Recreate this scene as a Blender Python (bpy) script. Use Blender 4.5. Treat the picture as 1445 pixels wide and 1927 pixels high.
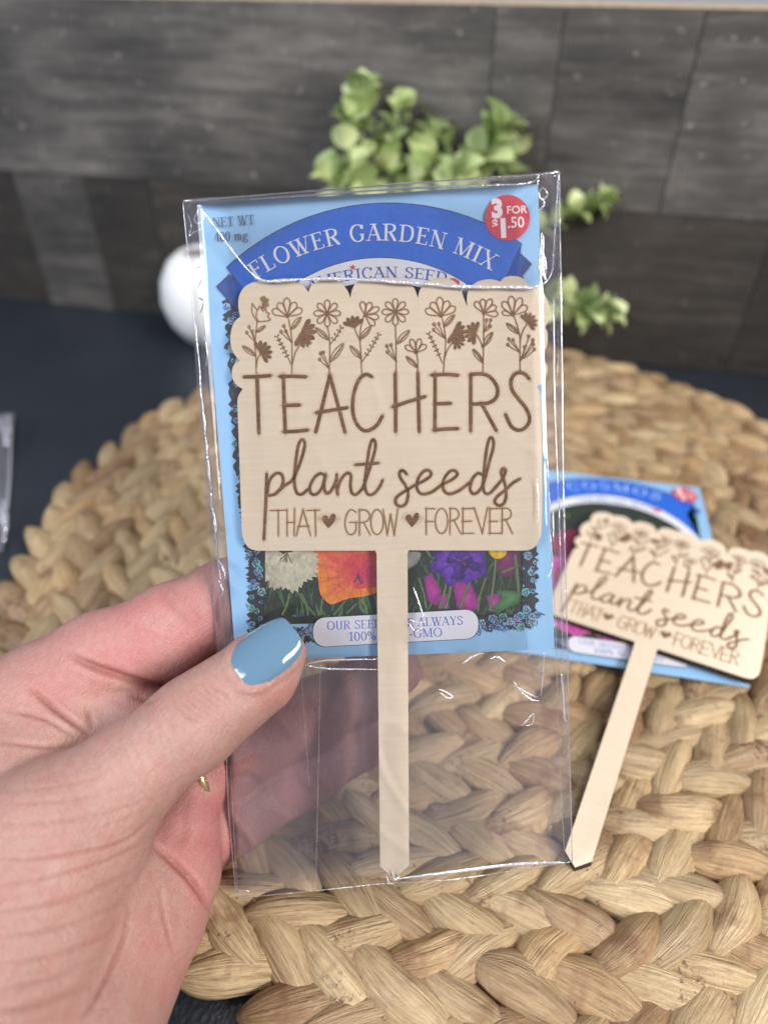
import bpy, bmesh, math, random
import numpy as np
from mathutils import Vector, Matrix, noise as mnoise
random.seed(7); rng = np.random.default_rng(7)
for o in list(bpy.data.objects): bpy.data.objects.remove(o)
scene = bpy.context.scene
COL = scene.collection
pi = math.pi

# ------------------------------------------------------------------ camera
FPX, CX, CY = 1336.0, 722.5, 963.5          # focal length and centre in photo pixels (1445 x 1927)
PITCH = math.radians(39.5)
CAM = np.array([0.0, 0.0, 0.2110])
FW = np.array([0, math.cos(PITCH), -math.sin(PITCH)])
UP = np.array([0, math.sin(PITCH), math.cos(PITCH)])
RT = np.array([1.0, 0, 0])
cd = bpy.data.cameras.new('camera'); cam = bpy.data.objects.new('camera', cd); COL.objects.link(cam)
cam.location = CAM; cam.rotation_euler = (math.pi/2 - PITCH, 0, 0)
cd.sensor_fit = 'HORIZONTAL'; cd.sensor_width = 36; cd.lens = 36*FPX/1445
cd.clip_start = 0.005; cd.clip_end = 30
cd.dof.use_dof = True; cd.dof.focus_distance = 0.176; cd.dof.aperture_fstop = cd.lens/3.7
scene.camera = cam

# ------------------------------------------------------------------ room light: soft window light, a lamp strip and an added front fill
world = bpy.data.worlds.new('World'); scene.world = world; world.use_nodes = True
bg = world.node_tree.nodes['Background']; bg.inputs[0].default_value = (0.80, 0.86, 1.0, 1); bg.inputs[1].default_value = 0.45
def area(name, loc, target, sx, sy, power, col):
    d = bpy.data.lights.new(name, 'AREA'); d.shape = 'RECTANGLE'; d.size = sx; d.size_y = sy; d.energy = power; d.color = col
    o = bpy.data.objects.new(name, d); COL.objects.link(o); o.location = loc
    o.rotation_euler = (Vector(target)-Vector(loc)).to_track_quat('-Z', 'Y').to_euler()
    return o
area('front_fill', (0.72, -0.62, 0.82), (0.02, 0.15, 0.08), 0.50, 0.40, 19.0, (1.0, 0.95, 0.88))  # added frontal fill that brightens the packet inside the bag
area('window_light', (-0.82, -0.42, 0.80), (0.0, 0.16, 0.06), 0.65, 0.55, 13.5, (0.84, 0.92, 1.0))
area('lamp_strip', (0.45, 0.15, 1.05), (0.0, 0.15, 0.1), 0.60, 0.08, 4.0, (1.0, 0.96, 0.90))
vs = scene.view_settings; vs.view_transform = 'Standard'; vs.look = 'None'; vs.gamma = 1; vs.exposure = 0.0; vs.use_curve_mapping = False
scene.cycles.use_denoising = True
scene.cycles.max_bounces = 12; scene.cycles.transparent_max_bounces = 24; scene.cycles.caustics_reflective = False; scene.cycles.caustics_refractive = False

# ------------------------------------------------------------------ geometry helpers
def ray(x, y): return FW + RT*((x-CX)/FPX) - UP*((y-CY)/FPX)
def at(x, y, depth): return CAM + ray(x, y)*depth           # point seen at a photo pixel, at a distance along the view axis
def at_z(x, y, z):
    d = ray(x, y); return CAM + d*((z-CAM[2])/d[2])
def project(P):
    Q = np.asarray(P) - CAM; D = Q @ FW
    return np.stack([CX+FPX*(Q@RT)/D, CY-FPX*(Q@UP)/D], -1), D
# frame of the held packet (fitted to its four corners; paper 80 mm wide)
PO = CAM + np.array([-0.0007117, 0.1458349, -0.0948115])
EX = np.array([0.99843755, 0.00088221, 0.05587196]); EY = np.array([-0.04675134, 0.56085135, 0.82659547]); NZ = np.array([-0.03060663, -0.82791605, 0.56001629])
HELD = Matrix(((EX[0], EY[0], NZ[0], PO[0]), (EX[1], EY[1], NZ[1], PO[1]), (EX[2], EY[2], NZ[2], PO[2]), (0, 0, 0, 1)))
def L(x, y, z=0.0):
    d = ray(x, y); o = PO + NZ*z - CAM; p = d*((o@NZ)/(d@NZ)) - o
    return (float(p@EX), float(p@EY), z)
z1 = lambda x, y: (330+x/1.9013, 310+y/1.9013)
z2 = lambda x, y: (420+x/2.2937, 510+y/2.2937)
z3 = lambda x, y: (420+x/2.2937, 690+y/2.2937)
z4 = lambda x, y: (400+x/2.0643, 1000+y/2.0643)
z5 = lambda x, y: (400+x/2.0643, 1200+y/2.0643)

def catmull(pts, n=8, closed=False):
    P = [np.array(p, float) for p in pts]
    if len(P) < 3 and not closed:
        return [P[0]+(P[1]-P[0])*t for t in np.linspace(0, 1, 5)]
    out = []; m = len(P)
    rngs = range(m) if closed else range(m-1)
    for i in rngs:
        if closed: a, b, c, d = P[(i-1) % m], P[i], P[(i+1) % m], P[(i+2) % m]
        else: a, b, c, d = P[max(i-1, 0)], P[i], P[i+1], P[min(i+2, m-1)]
        for k in range(n):
            t = k/n
            out.append(0.5*((2*b)+(c-a)*t+(2*a-5*b+4*c-d)*t*t+(3*b-a-3*c+d)*t**3))
    if not closed: out.append(P[-1])
    return out

def tag(o, label=None, cat=None, group=None, kind=None):
    if label: o['label'] = label
    if cat: o['category'] = cat
    if group: o['group'] = group
    if kind: o['kind'] = kind
    return o
def empty(name, mat4=None):
    o = bpy.data.objects.new(name, None); COL.objects.link(o); o.empty_display_size = 0.01
    if mat4 is not None: o.matrix_world = mat4
    return o
def mesh_obj(name, verts, faces, material, parent=None, smooth=False, cols=None, uvs=None):
    me = bpy.data.meshes.new(name); me.from_pydata([tuple(v) for v in verts], [], faces)
    if smooth: me.polygons.foreach_set('use_smooth', [True]*len(me.polygons))
    if cols is not None:
        a = me.color_attributes.new('Col', 'FLOAT_COLOR', 'POINT'); c = np.ones((len(verts), 4), np.float32); cc = np.array(cols, np.float32); c[:, :cc.shape[1]] = cc
        a.data.foreach_set('color', c.ravel())
    if uvs is not None:
        u = me.uv_layers.new(name='UV'); li = np.empty(len(me.loops), np.int32); me.loops.foreach_get('vertex_index', li)
        u.data.foreach_set('uv', np.array(uvs, np.float32)[li].ravel())
    me.update()
    if material: me.materials.append(material)
    o = bpy.data.objects.new(name, me); COL.objects.link(o)
    if parent: o.parent = parent
    return o
def lin(r, g, b, k=0.86):
    f = lambda c: (c/255/12.92 if c/255 <= 0.04045 else ((c/255+0.055)/1.055)**2.4)*k
    return (f(r), f(g), f(b))

class Flat:
    """flat printed or scorched shapes on one plane, stacked a few microns apart"""
    def __init__(s, z=0.0, step=4e-7): s.v = []; s.f = []; s.c = []; s.z = z; s.step = step
    def _z(s): s.z += s.step; return s.z
    def poly(s, pts, col, mp=None):
        z = s._z(); b = len(s.v)
        for p in pts:
            q = mp(*p) if mp else p
            l = L(*q); s.v.append((l[0], l[1], z)); s.c.append(col)
        s.f.append(list(range(b, b+len(pts))))
    def fan(s, centre, pts, ccol, rcol, mp=None):
        z = s._z(); b = len(s.v)
        for i, p in enumerate([centre]+list(pts)):
            q = mp(*p) if mp else p
            l = L(*q); s.v.append((l[0], l[1], z)); s.c.append(ccol if i == 0 else (rcol[i-1] if isinstance(rcol, list) else rcol))
        n = len(pts)
        for i in range(n): s.f.append([b, b+1+i, b+1+(i+1) % n])
    def stroke(s, pts, w, col, mp=None, closed=False, n=8, smooth=True, wf=None, edge=None, cap=True):
        P = catmull(pts, n, closed) if smooth else [np.array(p, float) for p in pts]
        if mp: P = [np.array(mp(*p)) for p in P]
        P = [p for i, p in enumerate(P) if i == 0 or np.hypot(*(p-P[i-1])) > 1e-4]
        m = len(P); z = s._z(); T = []
        for i in range(m):
            if closed: t = P[(i+1) % m]-P[(i-1) % m]
            else: t = P[min(i+1, m-1)]-P[max(i-1, 0)]
            T.append(t/(np.hypot(*t)+1e-9))
        rows = []
        for i in range(m):
            ww = (wf(i/(m-1) if m > 1 else 0, T[i]) if wf else 1)*w/2
            nn = np.array([-T[i][1], T[i][0]])
            rows.append((P[i], nn, ww, T[i], 1.0))
        if not closed and cap:
            def capr(r, sg):
                p, nn, ww, t, _f = r
                return [(p+sg*t*ww*math.sin(a), nn, ww*math.cos(a), t, math.cos(a)) for a in (0.5, 1.0, 1.45)]
            rows = capr(rows[0], -1)[::-1]+rows+capr(rows[-1], 1)
        b = len(s.v); k = 2 if edge is None else 3
        for p, nn, ww, t, fd in rows:
            for j in range(k):
                q = p+nn*ww*(1-2*j/(k-1)); l = L(*q); s.v.append((l[0], l[1], z))
                s.c.append(col if edge is None else (tuple(c_*fd+e_*(1-fd) for c_, e_ in zip(col, edge)) if j == 1 else edge))
        R = len(rows)
        for i in range(R if closed else R-1):
            i2 = (i+1) % R
            for j in range(k-1): s.f.append([b+i*k+j, b+i*k+j+1, b+i2*k+j+1, b+i2*k+j])
    def build(s, name, material, parent): return mesh_obj(name, s.v, s.f, material, parent, cols=s.c)

def tube(name, pts, r, material, parent, sides=6, closed=False, rf=None, flat=1.0, nrm=(0, 0, 1)):
    P = [np.array(p, float) for p in pts]; m = len(P); V = []; F = []
    N = np.array(nrm, float)
    for i in range(m):
        t = (P[(i+1) % m]-P[(i-1) % m]) if closed else (P[min(i+1, m-1)]-P[max(i-1, 0)])
        t /= np.linalg.norm(t)+1e-12
        s = np.cross(t, N); ls = np.linalg.norm(s)
        s = s/ls if ls > 1e-4 else np.array([1., 0, 0]); n2 = np.cross(s, t)
        rr = r*(rf(i/(m-1)) if rf else 1)
        for k in range(sides):
            a = 2*pi*k/sides; V.append(P[i]+s*math.cos(a)*rr+n2*math.sin(a)*rr*flat)
    for i in range(m if closed else m-1):
        i2 = (i+1) % m
        for k in range(sides): F.append([i*sides+k, i*sides+(k+1) % sides, i2*sides+(k+1) % sides, i2*sides+k])
    if not closed: F.append(list(range(sides))[::-1]); F.append([(m-1)*sides+k for k in range(sides)])
    return mesh_obj(name, V, F, material, parent, smooth=True)

# ------------------------------------------------------------------ materials
def new_mat(name):
    m = bpy.data.materials.new(name); m.use_nodes = True; nt = m.node_tree
    b = nt.nodes['Principled BSDF']; return m, nt, b
def N(nt, t, **kw):
    n = nt.nodes.new(t)
    for k, v in kw.items():
        if k.startswith('i_'): n.inputs[k[2:].replace('_', ' ')].default_value = v
        else: setattr(n, k, v)
    return n
def ramp(nt, fac, stops):
    r = nt.nodes.new('ShaderNodeValToRGB'); e = r.color_ramp.elements
    while len(e) < len(stops): e.new(0.5)
    for x, (p, c) in zip(e, stops): x.position = p; x.color = (*c, 1) if len(c) == 3 else c
    nt.links.new(fac, r.inputs[0]); return r
def mixc(nt, fac, a, b, mode='MIX'):
    m = nt.nodes.new('ShaderNodeMix'); m.data_type = 'RGBA'; m.blend_type = mode
    for s, v in ((0, fac), (6, a), (7, b)):
        if hasattr(v, 'links'): nt.links.new(v, m.inputs[s])
        else: m.inputs[s].default_value = v if s == 0 else (*v, 1)
    return m.outputs[2]
def math_n(nt, op, a, b=None):
    m = nt.nodes.new('ShaderNodeMath'); m.operation = op
    for i, v in enumerate((a, b)):
        if v is None: continue
        if hasattr(v, 'links'): nt.links.new(v, m.inputs[i])
        else: m.inputs[i].default_value = v
    return m.outputs[0]
def mapped(nt, scale, coord='Object', loc=(0, 0, 0)):
    tc = nt.nodes.new('ShaderNodeTexCoord'); mp = nt.nodes.new('ShaderNodeMapping'); mp.inputs['Scale'].default_value = scale; mp.inputs['Location'].default_value = loc
    nt.links.new(tc.outputs[coord], mp.inputs[0]); return mp.outputs[0]
def noise(nt, vec, scale, detail=4, rough=0.55, dims='3D', w=None):
    n = nt.nodes.new('ShaderNodeTexNoise'); n.noise_dimensions = dims
    n.inputs['Scale'].default_value = scale; n.inputs['Detail'].default_value = detail; n.inputs['Roughness'].default_value = rough
    nt.links.new(vec, n.inputs['Vector'])
    if w is not None: nt.links.new(w, n.inputs['W'])
    return n.outputs['Fac']
def bump(nt, b, h, strength, dist):
    n = nt.nodes.new('ShaderNodeBump'); n.inputs['Strength'].default_value = strength; n.inputs['Distance'].default_value = dist
    nt.links.new(h, n.inputs['Height']); nt.links.new(n.outputs[0], b.inputs['Normal']); return n

# printed paper: colour from the print, faint paper sheen
M_PRINT, nt, b = new_mat('print_ink'); at_ = N(nt, 'ShaderNodeAttribute', attribute_name='Col')
v = mapped(nt, (1, 1, 1)); f = noise(nt, v, 900, 2)
c = mixc(nt, math_n(nt, 'MULTIPLY', f, 0.10), at_.outputs['Color'], (0.5, 0.5, 0.5))
nt.links.new(c, b.inputs['Base Color']); b.inputs['Roughness'].default_value = 0.42; b.inputs['Specular IOR Level'].default_value = 0.35
h = noise(nt, v, 60, 3); bump(nt, b, h, 0.25, 0.0008)
# the small flower photograph: same ink, with the mottle of a printed picture
M_PHOTO = M_PRINT.copy(); M_PHOTO.name = 'photo_print'; nt = M_PHOTO.node_tree; b = nt.nodes['Principled BSDF']; src = b.inputs['Base Color'].links[0].from_socket
f = noise(nt, mapped(nt, (1, 0.6, 1)), 850, 4, 0.7); f2 = noise(nt, mapped(nt, (1, 0.3, 1), loc=(3, 1, 0)), 1700, 3, 0.6)
g = ramp(nt, math_n(nt, 'ADD', math_n(nt, 'MULTIPLY', f, 0.6), math_n(nt, 'MULTIPLY', f2, 0.4)), [(0.30, (0.66, 0.66, 0.68)), (0.52, (1.0, 1.0, 1.0)), (0.72, (1.25, 1.25, 1.22))]).outputs[0]
nt.links.new(mixc(nt, 1.0, src, g, 'MULTIPLY'), b.inputs['Base Color'])
# birch plywood
M_WOOD, nt, b = new_mat('birch_ply')
v1 = mapped(nt, (60, 1100, 60)); f1 = noise(nt, v1, 1, 5, 0.6)
v2 = mapped(nt, (25, 160, 25)); f2 = noise(nt, v2, 1, 3)
v3 = mapped(nt, (900, 900, 900)); f3 = noise(nt, v3, 1, 2)
c = ramp(nt, f1, [(0.25, (0.72, 0.580, 0.430)), (0.70, (0.80, 0.665, 0.515))]).outputs[0]
c = mixc(nt, math_n(nt, 'MULTIPLY', f2, 0.5), c, (0.82, 0.69, 0.54))
c = mixc(nt, math_n(nt, 'MULTIPLY', f3, 0.10), c, (0.40, 0.27, 0.16))
nt.links.new(c, b.inputs['Base Color']); b.inputs['Roughness'].default_value = 0.62; b.inputs['Specular IOR Level'].default_value = 0.25
bump(nt, b, f1, 0.25, 0.0002)
M_BURNT, nt, b = new_mat('laser_burnt_edge'); f = noise(nt, mapped(nt, (800, 800, 200)), 1, 3)
nt.links.new(ramp(nt, f, [(0.3, (0.008, 0.005, 0.004)), (0.7, (0.05, 0.028, 0.015))]).outputs[0], b.inputs['Base Color']); b.inputs['Roughness'].default_value = 0.8
# engraved strokes: dark brown centre groove with scan lines
M_ENGR, nt, b = new_mat('laser_engraving'); at_ = N(nt, 'ShaderNodeAttribute', attribute_name='Col')
f = noise(nt, mapped(nt, (150, 2600, 100)), 1, 3); f2 = noise(nt, mapped(nt, (300, 300, 300)), 1, 2)
c = ramp(nt, math_n(nt, 'ADD', math_n(nt, 'MULTIPLY', f, 0.65), math_n(nt, 'MULTIPLY', f2, 0.35)), [(0.30, (0.085, 0.038, 0.016)), (0.52, (0.185, 0.090, 0.040)), (0.70, (0.32, 0.175, 0.085))]).outputs[0]
sep = N(nt, 'ShaderNodeSeparateColor'); nt.links.new(at_.outputs['Color'], sep.inputs[0])
c = mixc(nt, sep.outputs[1], c, (0.34, 0.185, 0.085))
nt.links.new(c, b.inputs['Base Color']); b.inputs['Roughness'].default_value = 0.75
hh = math_n(nt, 'ADD', math_n(nt, 'MULTIPLY', sep.outputs[0], 1.0), math_n(nt, 'MULTIPLY', f, 0.25)); bump(nt, b, hh, 0.5, 0.0004)
# light scorch left by the laser: fades to clear wood
M_SCORCH, nt, b = new_mat('laser_scorch'); at_ = N(nt, 'ShaderNodeAttribute', attribute_name='Col')
sep = N(nt, 'ShaderNodeSeparateColor'); nt.links.new(at_.outputs['Color'], sep.inputs[0])
tr = N(nt, 'ShaderNodeBsdfTransparent'); mx = N(nt, 'ShaderNodeMixShader'); b.inputs['Base Color'].default_value = (0.58, 0.35, 0.13, 1); b.inputs['Roughness'].default_value = 0.7
f = noise(nt, mapped(nt, (220, 220, 220)), 1, 2)
fac = math_n(nt, 'MULTIPLY', math_n(nt, 'POWER', sep.outputs[0], 1.9), math_n(nt, 'MULTIPLY', f, 0.95))
nt.links.new(fac, mx.inputs[0]); nt.links.new(tr.outputs[0], mx.inputs[1]); nt.links.new(b.outputs[0], mx.inputs[2]); nt.links.new(mx.outputs[0], nt.nodes['Material Output'].inputs[0])
# clear film
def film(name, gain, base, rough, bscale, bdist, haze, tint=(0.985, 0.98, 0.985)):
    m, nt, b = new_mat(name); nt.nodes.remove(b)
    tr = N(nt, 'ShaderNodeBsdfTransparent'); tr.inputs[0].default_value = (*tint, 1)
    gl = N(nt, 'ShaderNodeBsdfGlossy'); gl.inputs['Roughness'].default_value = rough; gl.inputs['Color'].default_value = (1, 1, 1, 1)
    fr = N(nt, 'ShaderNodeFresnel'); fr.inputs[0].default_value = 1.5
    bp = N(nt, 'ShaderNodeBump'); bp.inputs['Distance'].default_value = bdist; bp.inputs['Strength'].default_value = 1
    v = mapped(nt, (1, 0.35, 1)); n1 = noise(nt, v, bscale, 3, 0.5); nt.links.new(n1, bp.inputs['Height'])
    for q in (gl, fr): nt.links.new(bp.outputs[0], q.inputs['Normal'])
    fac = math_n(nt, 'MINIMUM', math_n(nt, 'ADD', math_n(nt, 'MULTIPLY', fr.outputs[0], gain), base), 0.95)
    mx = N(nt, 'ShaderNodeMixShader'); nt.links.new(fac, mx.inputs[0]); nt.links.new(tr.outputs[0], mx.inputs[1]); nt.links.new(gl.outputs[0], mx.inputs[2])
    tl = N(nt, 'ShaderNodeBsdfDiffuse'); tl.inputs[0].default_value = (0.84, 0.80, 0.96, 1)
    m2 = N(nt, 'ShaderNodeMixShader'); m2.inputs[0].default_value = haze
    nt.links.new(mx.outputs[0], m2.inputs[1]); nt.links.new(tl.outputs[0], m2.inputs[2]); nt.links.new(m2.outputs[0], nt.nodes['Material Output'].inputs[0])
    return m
M_FILM = film('clear_film', 1.0, 0.0, 0.05, 60, 0.00022, 0.004)
M_FILM_BACK = film('clear_film_back', 0.9, 0.0, 0.14, 50, 0.0004, 0.070)
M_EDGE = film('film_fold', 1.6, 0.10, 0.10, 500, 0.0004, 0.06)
M_GLINT = film('film_glint', 1.0, 0.45, 0.12, 900, 0.0004, 0.22)  # whitened film, paints bright glints along edges and creases

# ------------------------------------------------------------------ table
M_TABLE, nt, b = new_mat('black_table'); v = mapped(nt, (1, 1, 1))
vo = N(nt, 'ShaderNodeTexVoronoi'); vo.inputs['Scale'].default_value = 700; nt.links.new(v, vo.inputs['Vector'])
n1 = noise(nt, v, 9, 4); nt.links.new(ramp(nt, n1, [(0.3, (0.012, 0.015, 0.021)), (0.7, (0.020, 0.025, 0.034))]).outputs[0], b.inputs['Base Color'])
b.inputs['Roughness'].default_value = 0.36; b.inputs['Specular IOR Level'].default_value = 0.6; bump(nt, b, vo.outputs['Distance'], 0.35, 0.0006)
tb = mesh_obj('table', [(-2.2, -1.2, 0), (2.2, -1.2, 0), (2.2, 2.0, 0), (-2.2, 2.0, 0), (-2.2, -1.2, -0.03), (2.2, -1.2, -0.03), (2.2, 2.0, -0.03), (-2.2, 2.0, -0.03)],
              [(0, 1, 2, 3), (7, 6, 5, 4), (0, 4, 5, 1), (1, 5, 6, 2), (2, 6, 7, 3), (3, 7, 4, 0)], M_TABLE)
tag(tb, 'black leather-grained tabletop under the placemat', 'table', kind='structure')

# ------------------------------------------------------------------ backdrop of weathered planks
A0 = at_z(100, 572, 0); A1 = at_z(1445, 709, 0)
bd = (A1-A0)[:2]; bd /= np.hypot(*bd); bn = np.array([bd[1], -bd[0]])        # along the board, and out of its face towards the viewer
def on_board(px, py):
    d = ray(px, py); t = ((A0[:2]-CAM[:2])@bn)/(d[:2]@bn); p = CAM+d*t
    return float((p[:2]-A0[:2])@bd), float(p[2])
TOP = on_board(760, 5)[1]; SPLIT = 0.5*(on_board(150, 330)[1]+on_board(1300, 405)[1])
def plank_mat(name, dark, mid, light, seed):
    m, nt, b = new_mat(name)
    oi = N(nt, 'ShaderNodeObjectInfo'); cmb = N(nt, 'ShaderNodeCombineXYZ'); nt.links.new(math_n(nt, 'MULTIPLY', oi.outputs['Random'], 7.3), cmb.inputs[0]); nt.links.new(math_n(nt, 'MULTIPLY', oi.outputs['Random'], 3.1), cmb.inputs[2])
    def vec(s):
        tc = N(nt, 'ShaderNodeTexCoord'); ad = N(nt, 'ShaderNodeVectorMath', operation='ADD'); nt.links.new(tc.outputs['Object'], ad.inputs[0]); nt.links.new(cmb.outputs[0], ad.inputs[1])
        mp = N(nt, 'ShaderNodeMapping'); mp.inputs['Scale'].default_value = s; nt.links.new(ad.outputs[0], mp.inputs[0]); return mp.outputs[0]
    g1 = noise(nt, vec((12, 1, 130)), 1, 6, 0.65); g2 = noise(nt, vec((9, 9, 16)), 1, 6, 0.68); g3 = noise(nt, vec((30, 30, 210)), 1, 4, 0.6)
    s = math_n(nt, 'ADD', math_n(nt, 'ADD', math_n(nt, 'MULTIPLY', g1, 0.34), math_n(nt, 'MULTIPLY', g2, 0.48)), math_n(nt, 'MULTIPLY', g3, 0.18))
    c = ramp(nt, s, [(0.38, dark), (0.50, mid), (0.62, light)]).outputs[0]
    sp = noise(nt, vec((120, 120, 160)), 1, 4, 0.7); c = mixc(nt, ramp(nt, sp, [(0.62, (0, 0, 0)), (0.74, (1, 1, 1))]).outputs[0], c, tuple(min(1, x*2.2) for x in light))
    r = N(nt, 'ShaderNodeHueSaturation'); nt.links.new(c, r.inputs['Color']); nt.links.new(math_n(nt, 'ADD', math_n(nt, 'MULTIPLY', oi.outputs['Random'], 0.5), 0.75), r.inputs['Value'])
    nt.links.new(r.outputs[0], b.inputs['Base Color']); b.inputs['Roughness'].default_value = 0.7; bump(nt, b, s, 0.5, 0.001); return m
M_PLANK = plank_mat('weathered_plank', (0.019, 0.017, 0.016), (0.058, 0.052, 0.048), (0.135, 0.122, 0.112), 0)
M_PLANK_B = plank_mat('brown_weathered_plank', (0.010, 0.008, 0.007), (0.027, 0.022, 0.018), (0.062, 0.051, 0.043), 1)
M_RAW, nt, b = new_mat('raw_board_core'); f = noise(nt, mapped(nt, (300, 300, 300)), 1, 3)
nt.links.new(ramp(nt, f, [(0.3, (0.36, 0.27, 0.18)), (0.7, (0.50, 0.39, 0.27))]).outputs[0], b.inputs['Base Color'])
bdm = Matrix(((bd[0], -bn[0], 0, A0[0]), (bd[1], -bn[1], 0, A0[1]), (0, 0, 1, 0), (0, 0, 0, 1)))   # local x along, y into the board, z up
board = empty('backdrop_board', bdm); tag(board, 'backdrop board of dark weathered grey planks standing behind the plant', 'board')
def box(name, x0, x1, y0, y1, z0, z1, m, parent, bev=0.0004):
    bm = bmesh.new(); bmesh.ops.create_cube(bm, size=1)
    for v in bm.verts: v.co = ((x0+x1)/2+v.co.x*(x1-x0), (y0+y1)/2+v.co.y*(y1-y0), (z0+z1)/2+v.co.z*(z1-z0))
    if bev: bmesh.ops.bevel(bm, geom=bm.edges[:], offset=bev, segments=2, affect='EDGES')
    me = bpy.data.meshes.new(name); bm.to_mesh(me); bm.free(); me.materials.append(m); o = bpy.data.objects.new(name, me); COL.objects.link(o); o.parent = parent; return o
SL, SR = on_board(-380, 300)[0], on_board(1900, 300)[0]
box('core', SL, SR, 0.0035, 0.030, 0.0, TOP+0.0005, M_RAW, board)
def row(z0, z1, seams, mats):
    xs = [SL]+[on_board(px, py)[0] for px, py in seams]+[SR]
    for i in range(len(xs)-1):
        d = random.uniform(-0.0005, 0.0005)
        box('plank', xs[i]+0.0001, xs[i+1]-0.0001, d, 0.0034, z0+0.0001, z1-0.0001, mats[i % len(mats)], board)
row(SPLIT, TOP, [(925, 120), (1050, 120), (1292, 180)], [M_PLANK, M_PLANK, M_PLANK, M_PLANK])
row(0.0, SPLIT, [(60, 450), (185, 450), (300, 450), (640, 450), (1385, 640)], [M_PLANK_B, M_PLANK, M_PLANK_B, M_PLANK_B, M_PLANK_B, M_PLANK_B])

# ------------------------------------------------------------------ woven placemat: coiled herringbone braid
MT = 0.0125                                       # height of the crowns of the braid
MC = np.array([0.0352, 0.2315]); MR = 0.189
M_HY, nt, b = new_mat('water_hyacinth')
oi = N(nt, 'ShaderNodeObjectInfo'); ar = N(nt, 'ShaderNodeAttribute', attribute_name='Col'); sep = N(nt, 'ShaderNodeSeparateColor'); nt.links.new(ar.outputs['Color'], sep.inputs[0])
isp = sep.outputs[1]                              # green channel is 1 on single strands, 0 on the joined rest
rnd = math_n(nt, 'FRACT', math_n(nt, 'ADD', sep.outputs[0], math_n(nt, 'MULTIPLY', math_n(nt, 'MULTIPLY', oi.outputs['Random'], isp), 7.77)))
w = math_n(nt, 'MULTIPLY', rnd, 91.0)
def uvn(sx, sy, detail, rough=0.6):
    u = N(nt, 'ShaderNodeUVMap'); mp = N(nt, 'ShaderNodeMapping'); mp.inputs['Scale'].default_value = (sx, sy, 1); nt.links.new(u.outputs[0], mp.inputs[0])
    return noise(nt, mp.outputs[0], 1, detail, rough, '4D', w)
hair = uvn(2.6, 85, 3, 0.7); fib = uvn(1.6, 34, 4, 0.6); fib2 = uvn(3.0, 9, 4); blot = uvn(3.2, 3.0, 3); speck = uvn(22, 16, 4, 0.75); big = uvn(1.3, 1.0, 2)
c = ramp(nt, math_n(nt, 'ADD', math_n(nt, 'MULTIPLY', fib, 0.62), math_n(nt, 'MULTIPLY', fib2, 0.38)), [(0.28, (0.165, 0.105, 0.056)), (0.45, (0.395, 0.288, 0.172)), (0.68, (0.60, 0.470, 0.302))]).outputs[0]
c = mixc(nt, ramp(nt, hair, [(0.28, (0.75, 0.75, 0.75)), (0.42, (0, 0, 0))]).outputs[0], c, (0.15, 0.085, 0.042))
tone = ramp(nt, rnd, [(0.0, (0.74, 0.70, 0.62)), (0.2, (1.0, 0.95, 0.86)), (0.36, (0.66, 0.56, 0.49)), (0.58, (1.12, 1.10, 1.03)), (0.8, (0.96, 0.83, 0.68)), (1.0, (0.54, 0.44, 0.37))]).outputs[0]
c = mixc(nt, 1.0, c, tone, 'MULTIPLY')
c = mixc(nt, ramp(nt, math_n(nt, 'MULTIPLY', math_n(nt, 'ADD', blot, math_n(nt, 'MULTIPLY', rnd, 0.10)), 1.0), [(0.60, (0, 0, 0)), (0.74, (0.8, 0.8, 0.8))]).outputs[0], c, (0.20, 0.098, 0.050))
c = mixc(nt, ramp(nt, math_n(nt, 'ADD', math_n(nt, 'MULTIPLY', speck, 0.55), math_n(nt, 'MULTIPLY', big, 0.55)), [(0.635, (0, 0, 0)), (0.68, (0.8, 0.8, 0.8))]).outputs[0], c, (0.11, 0.048, 0.030))
nt.links.new(c, b.inputs['Base Color']); b.inputs['Roughness'].default_value = 0.40; b.inputs['Specular IOR Level'].default_value = 0.5
hgt = math_n(nt, 'ADD', math_n(nt, 'MULTIPLY', fib, 0.8), math_n(nt, 'ADD', math_n(nt, 'MULTIPLY', fib2, 1.0), math_n(nt, 'MULTIPLY', hair, 0.4))); bump(nt, b, hgt, 0.9, 0.0013)
M_BACK, nt, b = new_mat('braid_core'); f = noise(nt, mapped(nt, (160, 160, 160)), 1, 4)
nt.links.new(ramp(nt, f, [(0.3, (0.05, 0.030, 0.016)), (0.7, (0.16, 0.10, 0.055))]).outputs[0], b.inputs['Base Color']); b.inputs['Roughness'].default_value = 0.9
mat_root = empty('woven_placemat', Matrix.Translation((MC[0], MC[1], 0))); tag(mat_root, 'round tan placemat of thick braided plant fibre on the black table', 'placemat')
bm = bmesh.new(); bmesh.ops.create_cone(bm, cap_ends=True, segments=72, radius1=MR-0.012, radius2=MR-0.010, depth=0.0055)
for v in bm.verts: v.co.z += 0.0028
me = bpy.data.meshes.new('backing'); bm.to_mesh(me); bm.free(); me.materials.append(M_BACK); o = bpy.data.objects.new('backing', me); COL.objects.link(o); o.parent = mat_root

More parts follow.
